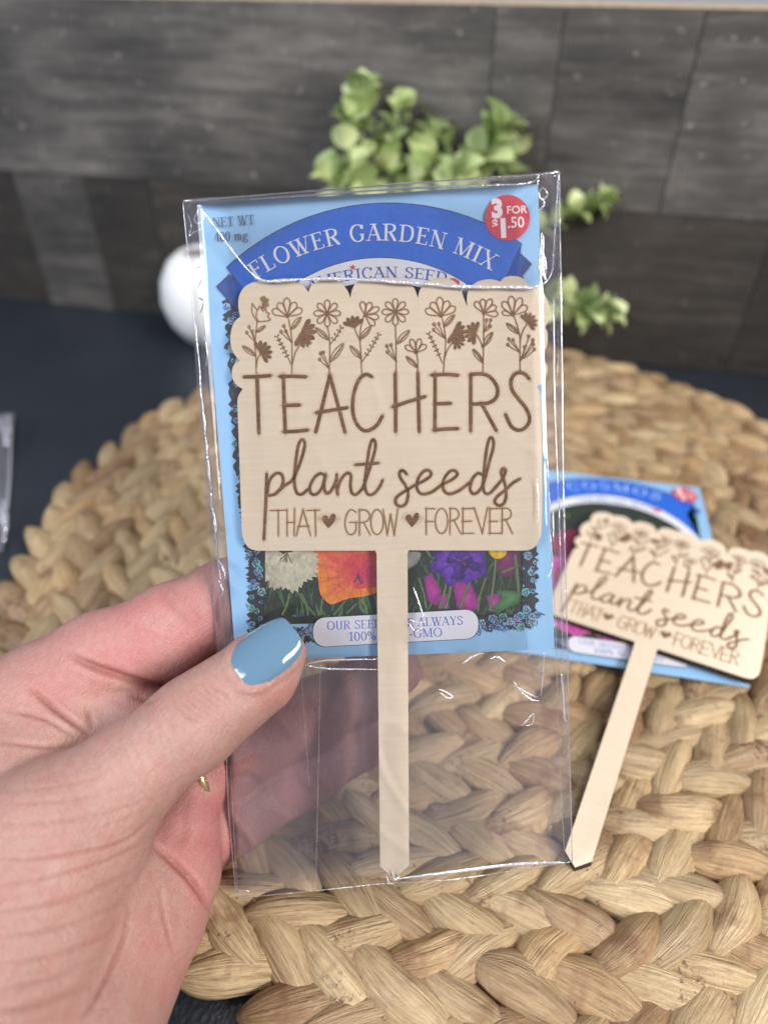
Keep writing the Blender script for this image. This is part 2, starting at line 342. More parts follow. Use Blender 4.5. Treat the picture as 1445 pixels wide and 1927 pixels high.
def strand_geo(seed):
    r = random.Random(seed); NU, NV = 15, 14; V = []; F = []; UV = []
    ph = [r.uniform(0, 6.28) for _ in range(6)]; bend = r.uniform(-0.16, 0.16); skew = r.uniform(-0.25, 0.25); fat = r.uniform(0.9, 1.12)
    pw = r.uniform(1.7, 2.5); tw = r.uniform(-0.5, 0.5)
    for i in range(NU):
        u = -1+2*i/(NU-1); uu = max(-0.985, min(0.985, u))
        us = uu+skew*(1-uu*uu)*0.5
        wd = (1-abs(us)**pw)**0.72*fat; wd = max(wd, 0.10)
        for j in range(NV+1):
            a = 2*pi*j/NV+tw*u*0.4
            rid = 1+0.055*math.sin(3*a+ph[0]+u*1.5)+0.04*math.sin(7*a+ph[1]-u*2)+0.03*math.sin(11*a+ph[4])+0.05*math.sin(2.5*u+ph[2]+a)
            y = math.cos(a)*wd*rid; z = math.sin(a); z = (abs(z)**0.85)*(1 if z > 0 else -1)*wd**0.8*rid
            V.append((u, y+bend*(1-u*u)*2+0.03*math.sin(4*u+ph[3]), z)); UV.append((u*0.5+0.5+seed*0.37, j/NV))
    W = NV+1
    for i in range(NU-1):
        for j in range(NV): F.append([i*W+j, (i+1)*W+j, (i+1)*W+j+1, i*W+j+1])
    return np.array(V), F, UV
LEN, WID, HGT = 0.0164, 0.0061, 0.0056
VAR = [strand_geo(s) for s in range(14)]
VM = []
for V, F, UV in VAR:
    o = mesh_obj('strand', V*np.array([LEN, WID, HGT]), F, M_HY, None, smooth=True, cols=[(0, 1, 0)]*len(V), uvs=UV); VM.append(o.data); bpy.data.objects.remove(o)
PITCHR = 0.0190
strands = []; k = 0; r0 = MR-0.0115
while r0 > 0.004:
    circ = 2*pi*r0; n = max(5, round(circ/0.0163))
    for side in (-1, 1):
        for i in range(n):
            phi = 2*pi*(i+(0.5 if side > 0 else 0)+rng.uniform(-0.10, 0.10))/n+k*0.7
            rr = r0+side*PITCHR*0.255+rng.uniform(-0.0006, 0.0006)
            shrink = min(1, r0/0.03) if r0 < 0.03 else 1
            tilt = side*math.radians(29+rng.uniform(-6, 6))
            pos = Vector((rr*math.cos(phi), rr*math.sin(phi), MT-HGT*0.97-0.0012+rng.uniform(-0.0007, 0.0007)-(0.0012 if (k == 0 and side > 0) else 0)))
            rot = Matrix.Rotation(phi+pi/2+tilt, 4, 'Z') @ Matrix.Rotation(rng.uniform(0.04, 0.13), 4, 'Y') @ Matrix.Rotation(rng.uniform(-0.22, 0.22)-side*0.10, 4, 'X')
            sc = Matrix.Diagonal((rng.uniform(0.9, 1.1)*shrink, rng.uniform(0.92, 1.12), rng.uniform(0.9, 1.08), 1))
            strands.append((pos, rot @ sc, int(rng.integers(len(VAR)))))
    r0 -= PITCHR; k += 1
def seen(s):
    p = np.array(s[0])+np.array([MC[0], MC[1], 0]); q, D = project(p)
    x, y = q
    if not (-60 < x < 1505 and -60 < y < 1990): return -1
    if 440 < x < 1030 and 380 < y < 1230: return 0.1/D       # behind the packet
    if x < 330 and y > 1500 or x < 420-0.55*(y-1050) and False: return 0.05/D
    return 1/D
order = sorted(range(len(strands)), key=lambda i: -seen(strands[i]))
for i in order[:300]:
    p, m, v = strands[i]; o = bpy.data.objects.new('strand', VM[v]); COL.objects.link(o); o.parent = mat_root; o.matrix_local = Matrix.Translation(p) @ m
BV = []; BF = []; BC = []; BU = []; off = 0
for i in order[300:]:
    p, m, v = strands[i]; V, F, UV = VAR[v]; M = np.array(Matrix.Translation(p) @ m)
    Q = (V*np.array([LEN, WID, HGT])) @ M[:3, :3].T+M[:3, 3]; BV.append(Q); BC += [(rng.random(), 0, 0)]*len(V); BU += UV
    BF += [[a+off for a in f] for f in F]; off += len(V)
o = mesh_obj('strands', np.concatenate(BV), BF, M_HY, mat_root, smooth=True, cols=BC, uvs=BU); o['kind'] = 'stuff'

# ------------------------------------------------------------------ lettering with serifs
def ell(cx, cy, rx, ry, a0, a1, n=20): return [(cx+rx*math.cos(math.radians(a0+(a1-a0)*i/n)), cy+ry*math.sin(math.radians(a0+(a1-a0)*i/n))) for i in range(n+1)]
# K/T: thick/thin straight with serifs; k/t: without; c: curve, thick where it runs upright
GL = {
 'A': (0.76, [('T', (.06, 0), (.37, .98)), ('K', (.36, 1), (.68, 0)), ('t', (.18, .34), (.56, .34))]),
 'C': (0.74, [('c', *ell(.40, .5, .32, .5, 42, 318)), ('k', (.64, .98), (.64, .72))]),
 'D': (0.80, [('K', (.16, 0), (.16, 1)), ('c', (.16, .98), (.42, .97), (.62, .85), (.70, .5), (.62, .15), (.42, .03), (.16, .02))]),
 'E': (0.66, [('K', (.16, 0), (.16, 1)), ('t', (.16, .975), (.58, .975)), ('t', (.16, .52), (.46, .52)), ('t', (.16, .025), (.60, .025)), ('t', (.58, 1), (.58, .8)), ('t', (.60, 0), (.60, .22)), ('t', (.46, .62), (.46, .42))]),
 'F': (0.62, [('K', (.16, 0), (.16, 1)), ('t', (.16, .975), (.56, .975)), ('t', (.16, .52), (.46, .52)), ('t', (.56, 1), (.56, .78)), ('t', (.46, .62), (.46, .42))]),
 'G': (0.80, [('c', *ell(.42, .5, .34, .5, 48, 310)), ('k', (.66, .98), (.66, .74)), ('k', (.66, .08), (.66, .42)), ('t', (.52, .42), (.78, .42))]),
 'I': (0.36, [('K', (.18, 0), (.18, 1))]),
 'L': (0.62, [('K', (.16, 0), (.16, 1)), ('t', (.16, .025), (.56, .025)), ('t', (.56, 0), (.56, .25))]),
 'M': (0.96, [('T', (.12, 0), (.12, 1)), ('k', (.14, 1), (.46, .04)), ('t', (.46, .04), (.78, 1)), ('K', (.80, 0), (.80, 1))]),
 'N': (0.82, [('T', (.13, 0), (.13, 1)), ('k', (.13, 1), (.66, .02)), ('T', (.67, .0), (.67, 1))]),
 'O': (0.84, [('c', *ell(.42, .5, .34, .5, 0, 360, 28))]),
 'R': (0.76, [('K', (.16, 0), (.16, 1)), ('c', (.16, .98), (.40, .98), (.56, .90), (.60, .76), (.54, .60), (.38, .52), (.16, .51)), ('k', (.36, .52), (.66, .02)), ('t', (.58, .02), (.74, .02))]),
 'S': (0.62, [('c', (.52, .78), (.46, .92), (.32, .99), (.16, .92), (.11, .76), (.20, .62), (.40, .48), (.53, .34), (.52, .14), (.36, .01), (.18, .04), (.08, .22)), ('t', (.53, .97), (.53, .76)), ('t', (.08, .0), (.08, .25))]),
 'T': (0.70, [('K', (.35, 0), (.35, 1)), ('t', (.05, .975), (.65, .975)), ('t', (.05, 1), (.05, .78)), ('t', (.65, 1), (.65, .78))]),
 'U': (0.80, [('k', (.18, 1), (.18, .34)), ('c', (.18, .36), (.20, .14), (.30, .02), (.46, .01), (.60, .10), (.64, .34), (.64, 1)), ('t', (.06, .98), (.30, .98)), ('t', (.53, .98), (.75, .98))]),
 'W': (1.06, [('K', (.10, 1), (.34, .02)), ('t', (.34, .02), (.55, .98)), ('K', (.50, 1), (.74, .02)), ('T', (.74, .02), (.97, 1))]),
 'X': (0.78, [('K', (.10, 1), (.66, 0)), ('T', (.66, 1), (.10, 0))]),
 'Y': (0.74, [('k', (.10, 1), (.38, .48)), ('t', (.38, .48), (.64, 1)), ('K', (.38, 0), (.38, .5)), ('t', (.02, .98), (.24, .98)), ('t', (.55, .98), (.73, .98))]),
 '1': (0.46, [('K', (.26, 0), (.26, 1)), ('t', (.10, .84), (.26, .98))]),
 '0': (0.58, [('c', *ell(.29, .5, .21, .5, 0, 360, 24))]),
 '4': (0.60, [('k', (.42, 0), (.42, 1)), ('t', (.42, 1), (.06, .30)), ('t', (.06, .29), (.56, .29)), ('t', (.32, .02), (.52, .02))]),
 '%': (0.84, [('c', *ell(.20, .75, .13, .24, 0, 360, 16)), ('c', *ell(.62, .25, .13, .24, 0, 360, 16)), ('t', (.64, 1), (.18, 0))]),
 '-': (0.36, [('k', (.06, .36), (.30, .36))]),
 'm': (0.92, [('k', (.16, 0), (.16, .66)), ('c', (.16, .5), (.28, .66), (.42, .62), (.44, .40), (.44, 0)), ('c', (.44, .5), (.56, .66), (.70, .62), (.72, .40), (.72, 0)), ('t', (.04, .64), (.16, .64)), ('t', (.06, .02), (.28, .02)), ('t', (.34, .02), (.54, .02)), ('t', (.62, .02), (.84, .02))]),
 'g': (0.56, [('c', *ell(.26, .46, .16, .19, 0, 360, 18)), ('c', (.18, .30), (.12, .18), (.20, .10), (.40, .06), (.48, -.06), (.40, -.22), (.22, -.24), (.08, -.14), (.14, .02), (.24, .08)), ('t', (.38, .60), (.52, .64))]),
 's': (0.46, [('c', (.36, .52), (.26, .66), (.12, .58), (.14, .42), (.32, .28), (.36, .12), (.24, .0), (.10, .04), (.06, .16))]),
 't': (0.40, [('k', (.18, .1), (.18, .86)), ('c', (.18, .1), (.24, .0), (.36, .06)), ('t', (.04, .62), (.36, .62))]),
 ' ': (0.34, []),
}
def text_width(s, track=0.04): return sum(GL[ch][0]+track for ch in s)-track
def serif_text(F, s, mapper, col, thick=0.15, thin=0.055, track=0.04, scale=30.0):
    """mapper(x, y) -> photo pixel; x along the baseline, y up, in cap heights; scale = cap height in px"""
    x = 0.0
    for ch in s:
        wd, strokes = GL[ch]
        for st in strokes:
            kind, pts = st[0], st[1:]
            P = [np.array((x+p[0], p[1])) for p in pts]
            mp = lambda a, b_: mapper(a, b_)
            if kind == 'c':
                def wf(t, T, P=P): return thin+(thick-thin)*abs(T[1])**1.4
                F.stroke(P, scale, col, mp, n=3, wf=wf, cap=False)
            else:
                wv = thick if kind in 'Kk' else thin
                F.stroke(P, wv*scale, col, mp, smooth=False, cap=False)
                if kind in 'KT':
                    for q in P:
                        if q[1] < 0.06 or q[1] > 0.94:
                            hw = 0.13 if kind == 'T' else 0.17
                            yy = 0.028 if q[1] < 0.5 else 0.972
                            F.stroke([np.array((q[0]-hw, yy)), np.array((q[0]+hw, yy))], 0.055*scale, col, mp, smooth=False, cap=False)
        x += wd+track
def line_map(x0, y0, x1, y1, cap, s, track=0.04):
    wv = text_width(s, track); d = np.array((x1-x0, y1-y0)); u = d/wv; nn = np.array((d[1], -d[0]))/np.hypot(*d)*cap
    return lambda a, b_: tuple(np.array((x0, y0))+u*a+nn*b_)
def circle3(a, b_, c):
    (ax, ay), (bx, by), (cx, cy) = a, b_, c
    d = 2*(ax*(by-cy)+bx*(cy-ay)+cx*(ay-by))
    ux = ((ax*ax+ay*ay)*(by-cy)+(bx*bx+by*by)*(cy-ay)+(cx*cx+cy*cy)*(ay-by))/d
    uy = ((ax*ax+ay*ay)*(cx-bx)+(bx*bx+by*by)*(ax-cx)+(cx*cx+cy*cy)*(bx-ax))/d
    return (ux, uy), math.hypot(ax-ux, ay-uy)
def arc_map(p0, pm, p1, cap, s, track=0.04):
    (ux, uy), R = circle3(p0, pm, p1); a0 = math.atan2(p0[1]-uy, p0[0]-ux); a1 = math.atan2(p1[1]-uy, p1[0]-ux); wv = text_width(s, track)
    return lambda a, b_: (ux+(R+b_*cap)*math.cos(a0+(a1-a0)*a/wv), uy+(R+b_*cap)*math.sin(a0+(a1-a0)*a/wv))
def sans(name, s, px, py, cap, angle, col, parent, z, bold=0.02, xs=1.0):
    """built-in sans lettering laid flat on the packet; px,py = lower left in photo pixels, cap height in px"""
    cu = bpy.data.curves.new(name, 'FONT'); cu.body = s; cu.size = 1; cu.offset = bold; cu.resolution_u = 4
    o = bpy.data.objects.new(name, cu); COL.objects.link(o); dg = bpy.context.evaluated_depsgraph_get(); dg.update()
    me = bpy.data.meshes.new_from_object(o.evaluated_get(dg)); V = np.array([v.co[:] for v in me.vertices]); F = [list(p.vertices) for p in me.polygons]
    bpy.data.objects.remove(o); bpy.data.meshes.remove(me)
    k = cap/0.70; ca, sa = math.cos(angle), math.sin(angle); out = []
    for v in V:
        x, y = v[0]*k*xs, v[1]*k
        l = L(px+x*ca+y*sa, py+x*sa-y*ca); out.append((l[0], l[1], z))
    return mesh_obj(name, out, F, M_PRINT, parent, cols=[col]*len(out))

PC = [(376, 383.6), (1012, 345.8), (1043.4, 1222), (443.6, 1244)]      # packet corners in the photo
def quad_uv(u, v):   # point on the packet face, u right, v down
    H = [np.array(L(*p)[:2]) for p in PC]
    return (H[0]*(1-u)+H[1]*u)*(1-v)+(H[3]*(1-u)+H[2]*u)*v
SKY = lin(150, 198, 240); ROYAL = (0.0, 0.115, 0.62); NAVY = lin(20, 66, 150); WHITE = lin(240, 242, 250); BLACK = (0.012, 0.013, 0.02); RED = lin(214, 40, 62)

def make_packet(title, variety):
    root = empty('seed_packet')
    # paper envelope, faintly puffed
    n, m = 17, 23; V = []; F = []
    for side in (0, 1):
        for j in range(m):
            for i in range(n):
                u, v = i/(n-1), j/(m-1); q = quad_uv(u, v)
                V.append((q[0], q[1], 0.0 if side == 0 else -0.0002-0.0009*math.sin(pi*u)**0.5*math.sin(pi*v)**0.5))
    for j in range(m-1):
        for i in range(n-1):
            a = j*n+i; F.append([a, a+n, a+n+1, a+1]); b_ = a+n*m; F.append([b_, b_+1, b_+n+1, b_+n])
    ring = [i for i in range(n)]+[j*n+n-1 for j in range(1, m)]+[(m-1)*n+i for i in range(n-2, -1, -1)]+[j*n for j in range(m-2, 0, -1)]
    for i in range(len(ring)): a, c2 = ring[i], ring[(i+1) % len(ring)]; F.append([a, c2, c2+n*m, a+n*m])
    mesh_obj('envelope', V, F, M_PRINT, root, cols=[SKY]*len(V))
    # --- photograph of flowers
    R = random.Random(5 if variety == 'mix' else 9); P = Flat(0.00001)
    fr = [(440, 640), (1010, 600), (1005, 1172), (480, 1192)]
    fr = [(458, 540), (985, 520), z4(1205, 330), z4(190, 365)]
    P.poly(fr, (0.012, 0.022, 0.012))
    def inside(): 
        u, v = R.random(), R.random(); a = np.array(fr, float); p = (a[0]*(1-u)+a[1]*u)*(1-v)+(a[3]*(1-u)+a[2]*u)*v; return p
    greens = [(0.02, 0.06, 0.015), (0.035, 0.11, 0.03), (0.06, 0.17, 0.05), (0.10, 0.20, 0.06), (0.015, 0.035, 0.02), (0.03, 0.09, 0.05)]
    def z4i(p): return ((p[0]-400)*2.0643, (p[1]-1000)*2.0643)
    def clampf(x, y): return (min(1196, max(205, x)), min(326, y))
    for i in range(230):                      # soft leaves and stems out of the dark
        x, y = z4i(inside()); 
        if i % 3: y = R.uniform(60, 300); x = R.uniform(215, 1180)
        a = R.uniform(-0.55, 0.55)+(pi if R.random() < 0.0 else 0); l = R.uniform(40, 130); wv = R.uniform(4, 17)
        x2, y2 = x+math.sin(a)*l, y+math.cos(a)*l
        pts = [clampf(x, y), clampf((x+x2)/2+R.uniform(-10, 10), (y+y2)/2), clampf(x2, y2)]
        cc = R.choice(greens); k2 = R.uniform(0.6, 1.5)
        P.stroke(pts, wv/2.06, tuple(q*k2 for q in cc), z4, n=4, wf=lambda t, T: max(0.12, math.sin(pi*min(0.95, max(0.05, t)))), edge=tuple(q*k2*0.45 for q in cc), cap=False)
    def stem(x0, y0, x1, y1, wv, cc):
        P.stroke([clampf(x0, y0), clampf((x0+x1)/2+R.uniform(-8, 8), (y0+y1)/2), clampf(x1, y1)], wv/2.06, cc, z4, n=5, edge=tuple(q*0.35 for q in cc), cap=False)
    def petal(cx, cy, ang, l, wv, cc, ec, tip=0.5, notch=0):
        d = np.array((math.cos(ang), math.sin(ang))); nn = np.array((-d[1], d[0])); c0 = np.array((cx, cy), float); pts = []
        for t, s in ((0, .12), (.3, .45), (.6, .85), (.82, 1), (1, tip)): pts.append(c0+d*l*t+nn*wv*s*0.5)
        if notch: pts.append(c0+d*l*0.9)
        for t, s in ((1, tip), (.82, 1), (.6, .85), (.3, .45), (0, .12)): pts.append(c0+d*l*t-nn*wv*s*0.5)
        ctr = c0+d*l*0.45
        P.fan(clampf(*ctr), [clampf(*p) for p in pts], cc, [ec[0] if i in (0, len(pts)-1) else ec[1] for i in range(len(pts))], z4)
    if variety == 'mix':
        for p in [[(820, 180), (850, 160), (890, 230), (870, 290), (835, 270)], [(930, 190), (1000, 190), (1040, 290), (1010, 310), (950, 300)], [(1060, 250), (1110, 240), (1130, 300), (1080, 315)], [(870, 250), (915, 240), (920, 300), (880, 300)]]:
            c0 = np.mean(p, 0); P.fan(tuple(c0), p, (0.50, 0.03, 0.33), (0.22, 0.01, 0.17), z4)
        P.fan((1140, 100), [(1090, 60), (1195, 50), (1196, 140), (1160, 180), (1110, 170)], (0.20, 0.02, 0.12), (0.09, 0.01, 0.06), z4)
        for a in [(330, 235, 400, 330), (345, 240, 370, 330), (300, 240, 270, 330), (430, 250, 420, 325), (515, 270, 470, 325), (575, 265, 600, 320), (910, 190, 880, 300), (925, 185, 905, 300), (1000, 190, 960, 300), (1100, 100, 1075, 310), (1062, 180, 1030, 310), (1175, 90, 1190, 260), (1120, 160, 1190, 130), (800, 180, 830, 300), (560, 280, 520, 320), (1150, 240, 1090, 310)]:
            stem(*a, R.uniform(7, 14), (0.14, 0.22, 0.07))
        P.fan((1160, 255), [(1100, 230), (1150, 228), (1200, 240), (1190, 280), (1140, 300), (1110, 320), (1080, 300), (1120, 262)], (0.09, 0.26, 0.08), (0.03, 0.10, 0.03), z4)
        # orange poppy
        pop = [(352, 60), (345, 110), (375, 150), (405, 165), (412, 200), (420, 245), (458, 283), (500, 270), (540, 258), (600, 250), (660, 225), (690, 150), (690, 40), (560, -60), (430, -20)]
        pop = [tuple(p) for p in catmull(pop, 3, True)]
        org, dk = lin(250, 150, 40), lin(240, 120, 30)
        P.fan((560, 150), pop, lin(222, 52, 88), [org if i % 4 else dk for i in range(len(pop))], z4)
        P.fan((590, 180), [(500, 130), (540, 90), (640, 80), (690, 150), (650, 215), (560, 225)], lin(205, 40, 98), lin(226, 72, 66), z4)
        for k in range(14):
            a = 0.2+k*0.42; P.stroke([(566+math.cos(a)*30, 180+math.sin(a)*28), (566+math.cos(a)*150, 180+math.sin(a)*95)], 1.1, tuple(0.85*q for q in lin(232, 96, 60)), z4, cap=False)
        for k in range(16):
            a = R.uniform(0, 6.28); l = R.uniform(6, 26); P.stroke([(566, 182), (566+math.cos(a)*l, 182+math.sin(a)*l)], 2.2, R.choice([(0.03, 0.005, 0.02), (0.10, 0.01, 0.05), (0.5, 0.25, 0.2)]), z4, cap=False)
        # white flower
        for ring_, (n_, l_, w_) in enumerate(((17, 128, 40), (14, 100, 36), (12, 74, 30))):
            for k in range(n_):
                a = pi*(-0.1+1.2*k/(n_-1))+R.uniform(-.06, .06); ll = l_*R.uniform(0.88, 1.1); sh = R.uniform(0.78, 1.0)
                petal(285, 108-ring_*6, a, ll, w_, tuple(q*sh for q in lin(226, 220, 196)), (tuple(q*sh for q in lin(150, 142, 104)), tuple(q*sh for q in lin(216, 208, 180))), 0.55, 1)
        for k in range(26):
            a = R.uniform(0, pi); l = R.uniform(14, 46); P.stroke([(290, 84), (290+math.cos(a)*l, 84+math.sin(a)*l)], 2.6, R.choice([lin(200, 196, 150), lin(232, 228, 205), lin(130, 120, 80)]), z4, cap=False)
        for k in range(7): petal(742, 80, 0.15+k*0.2, 70, 20, lin(196, 192, 188), (lin(90, 90, 84), lin(150, 148, 142)), 0.4, 1)
        # purple flower
        for n_, l_, w_, cols_ in ((15, 125, 46, [(92, 36, 170), (110, 50, 190)]), (13, 92, 40, [(70, 20, 140), (128, 62, 205)]), (10, 58, 30, [(60, 14, 120), (96, 40, 176)])):
            for k in range(n_):
                a = 2*pi*k/n_+R.uniform(-.12, .12); c_ = R.choice(cols_); petal(958, 112, a, l_*R.uniform(0.82, 1.1)*(1 if math.sin(a) < .5 else 0.85), w_, lin(*c_), (lin(34, 8, 70), lin(c_[0]-30, max(5, c_[1]-24), c_[2]-40)), 0.3, 1)
        for k in range(16): a = R.uniform(0, 6.28); l = R.uniform(8, 40); P.stroke([(962, 112), (962+math.cos(a)*l, 112+math.sin(a)*l*.8)], 2.4, R.choice([(0.015, 0.004, 0.03), (0.05, 0.01, 0.09), (0.2, 0.06, 0.3)]), z4, cap=False)
        for a in (0.2, 0.9, 1.7, 2.4, 3.1): petal(1108, 70, a, 36, 30, lin(244, 208, 30), (lin(200, 150, 10), lin(226, 176, 20)), 0.7)
        for k in range(12): a = pi+0.26*k+R.uniform(-.05, .05); petal(342, 366, a, 46, 16, lin(50, 46, 190), (lin(24, 20, 90), lin(70, 66, 215)), 0.3, 1)
    else:
        def cosmos(cx, cy, r, cc, ec, sq=0.8):
            for k in range(8):
                a = k*pi/4+0.2; petal(cx, cy, a, r*R.uniform(.92, 1.05), r*0.72, cc, (tuple(q*0.5 for q in cc), ec), 0.75, 1)
            for k in range(22): a = R.uniform(0, 6.28); l = R.uniform(2, r*.18); P.stroke([(cx, cy), (cx+math.cos(a)*l, cy+math.sin(a)*l)], r*.05, lin(236, 190, 40), z4, cap=False)
        mg, mge = lin(190, 50, 150), lin(214, 92, 176); wh, whe = lin(232, 228, 232), lin(208, 204, 212); dm, dme = lin(120, 16, 60), lin(150, 30, 80)
        for cx, cy, r, c1, c2 in ((420, -440, 190, dm, dme), (760, -420, 170, wh, whe), (1060, -360, 150, wh, whe), (330, -150, 180, mg, mge), (700, -120, 190, dm, dme), (1050, -60, 160, mg, mge), (300, 130, 150, wh, whe), (420, 200, 120, mg, mge), (640, 190, 130, mg, mge), (900, 180, 130, wh, whe)): cosmos(cx, cy, r, c1, c2)
    P.build('flower_photo', M_PHOTO, root)
    # --- black lace border with pale rosettes
    B = Flat(P.z+1e-5); tracks = [([z4(172, 405), z4(168, 200), z4(155, 40), (461, 900), (445, 700), (436, 560)], 62), ([z4(1228, 340), z4(1232, 100), z4(1222, -250), z4(1210, -600)], 56), ([z4(195, 412), z4(250, 408), z4(310, 405), z4(420, 398)], 56), ([z4(1000, 360), z4(1100, 352), z4(1180, 350), z4(1255, 340)], 54)]
    tracks.append(([z4(400, 392), z4(700, 376), z4(1000, 360)], 44))
    for pts, wv in tracks:
        Q = catmull(pts, 26); edges = [[], []]
        for i, p in enumerate(Q):
            t = Q[min(i+1, len(Q)-1)]-Q[max(i-1, 0)]; t = t/np.hypot(*t); nn = np.array((-t[1], t[0]))
            for sd in (0, 1): edges[sd].append(p+nn*(1 if sd else -1)*wv/2.06/2*R.uniform(0.55, 1.35))
        z = B._z(); b0 = len(B.v)
        for i in range(len(Q)):
            for e in (0, 1): l = L(*edges[e][i]); B.v.append((l[0], l[1], z)); B.c.append(BLACK)
        for i in range(len(Q)-1): B.f.append([b0+2*i, b0+2*i+1, b0+2*i+3, b0+2*i+2])
        step = 0
        for i, p in enumerate(Q):
            if i % 4: continue
            for rep in range(2):
                q = p+np.array((R.uniform(-12, 12), R.uniform(-12, 12))); r = R.uniform(3.5, 8.8)
                blob = [q+np.array((math.cos(a), math.sin(a)))*r*(0.78+0.26*abs(math.sin(a*2.5+rep))) for a in np.linspace(0, 2*pi, 14, endpoint=False)]
                B.poly(blob, tuple(x*R.uniform(0.5, 0.9) for x in SKY))
                for rr in (0.72, 0.38):
                    ph = R.uniform(0, 6.28); B.stroke([q+np.array((math.cos(ph+a), math.sin(ph+a)))*r*rr*(0.8+.25*math.sin(a*3)) for a in np.linspace(0, 4.6, 7)], R.uniform(1.0, 1.9), BLACK, n=3, cap=False)
                for _ in range(2):
                    a = R.uniform(0, 6.28); B.stroke([q+np.array((math.cos(a), math.sin(a)))*r*.8, q+np.array((math.cos(a+.5), math.sin(a+.5)))*r*1.7], R.uniform(.8, 1.6), BLACK, n=3, cap=False)
    B.build('lace_border', M_PRINT, root)
    # --- banner
    G = Flat(B.z+1e-5)
    oc, orad = circle3((186, 368), (740, 139), (1237, 284)); ic, irad = circle3((440, 420), (740, 334), (1040, 427))
    def arc(c, r, a, b_, n=40): return [(c[0]+r*math.cos(math.radians(a+(b_-a)*i/n)), c[1]+r*math.sin(math.radians(a+(b_-a)*i/n))) for i in range(n+1)]
    aL = math.degrees(math.atan2(368-oc[1], 186-oc[0])); aR = math.degrees(math.atan2(284-oc[1], 1237-oc[0])); aL = aL if aL < 0 else aL-360
    iL, iR = -162, -18
    inn = arc(ic, irad, iL, iR); out = arc(oc, orad, aL, aR)
    G.poly([(150, 437), (196, 392), (262, 480), (222, 524)], NAVY, z1); G.poly([(1232, 318), (1272, 356), (1236, 402), (1186, 405)], NAVY, z1)
    for q in (((150, 437), (196, 392)), ((150, 437), (222, 524)), ((1232, 318), (1272, 356)), ((1272, 356), (1230, 410))): G.stroke([q[0], q[1]], 1.4, BLACK, z1, smooth=False)
    # white field below the banner, then the blue band over it
    low = arc((ic[0], ic[1]+70), irad*0.97, iL+6, iR-6); G.poly(inn+low[::-1], WHITE, z1)
    band = out+[(1180, 412), (1150, 470)]+inn[::-1]+[(300, 500), (236, 440)]
    b0 = len(G.v); zb = G._z(); no = len(out)
    outs = out; ins = arc(ic, irad, iL+4, iR-4, len(out)-1)
    ins[0] = (250, 452); ins[-1] = (1178, 415)
    # slide the inner edge so that the ends are cut square to the arc
    ins = [(236+(i/40)*0, 0) for i in range(0)] or ins
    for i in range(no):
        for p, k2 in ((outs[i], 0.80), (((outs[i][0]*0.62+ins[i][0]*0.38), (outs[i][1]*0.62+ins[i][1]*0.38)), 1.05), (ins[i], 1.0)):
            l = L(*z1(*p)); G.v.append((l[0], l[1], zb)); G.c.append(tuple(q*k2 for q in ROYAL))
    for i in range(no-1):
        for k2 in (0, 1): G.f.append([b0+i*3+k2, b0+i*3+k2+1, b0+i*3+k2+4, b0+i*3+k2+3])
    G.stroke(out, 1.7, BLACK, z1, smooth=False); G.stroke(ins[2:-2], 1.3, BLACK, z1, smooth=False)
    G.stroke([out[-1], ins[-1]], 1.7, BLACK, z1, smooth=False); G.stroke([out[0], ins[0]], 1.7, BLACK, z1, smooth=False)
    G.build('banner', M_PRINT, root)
    T = Flat(G.z+1e-5)
    if variety == 'mix':
        for dx, cc in ((2.2, (0.01, 0.03, 0.2)), (0, lin(235, 240, 255))):
            mp = arc_map((290+dx, 412+dx), (735+dx, 273+dx), (1128+dx, 380+dx), 60, title, 0.10); serif_text(T, title, lambda a, b_: z1(*mp(a, b_)), cc, scale=33, track=0.10)
    else:
        mp = arc_map((430, 345), (735, 264), (1010, 305), 82, title, 0.22); serif_text(T, title, lambda a, b_: z1(*mp(a, b_)), lin(190, 208, 250), scale=43, track=0.22)
    T.build('title_lettering', M_PRINT, root)
    T2 = Flat(T.z+1e-5); s = 'AMERICAN SEED'
    mp = arc_map((478, 452), (735, 405), (968, 427), 38, s, 0.06); serif_text(T2, s, lambda a, b_: z1(*mp(a, b_)), lin(40, 76, 170), scale=22, track=0.06)
    star = [(635+(13 if i % 2 == 0 else 5.2)*math.sin(i*pi/5), 369-(13 if i % 2 == 0 else 5.2)*math.cos(i*pi/5)) for i in range(10)]; T2.poly(star, RED, z1)
    T2.fan((990, 425), [(990+26*math.cos(a), 425+18*math.sin(a)) for a in np.linspace(0, 6.28, 16, endpoint=False)], RED, lin(226, 70, 90), z1)
    mp2 = line_map(612, 455, 640, 455, 20, 'st'); serif_text(T2, 'st', lambda a, b_: z1(*mp2(a, b_)), BLACK, scale=14)
    mp4 = line_map(866, 455, 886, 453, 20, 'g'); serif_text(T2, 'g', lambda a, b_: z1(*mp4(a, b_)), lin(40, 60, 130), scale=14)
    if variety == 'mix':
        for s, a in (('NET WT', (138, 226, 287, 214, 33)), ('400 mg', (142, 278, 263, 270, 33))):
            m3 = line_map(*a, s); serif_text(T2, s, lambda x, y, m3=m3: z1(*m3(x, y)), (0.03, 0.035, 0.06), thick=0.11, thin=0.05, scale=18)
    T2.build('small_lettering', M_PRINT, root)
    # --- price spot
    Pr = Flat(T2.z+1e-5); Pr.fan((1186, 192), [(1186+80*math.cos(a), 192+82*math.sin(a)) for a in np.linspace(0, 2*pi, 40, endpoint=False)], RED, RED, z1)
    sp = Pr.build('price_spot', M_PRINT, root); zz = Pr.z+1e-5; an = math.radians(-2.5); W2 = lin(248, 236, 240)
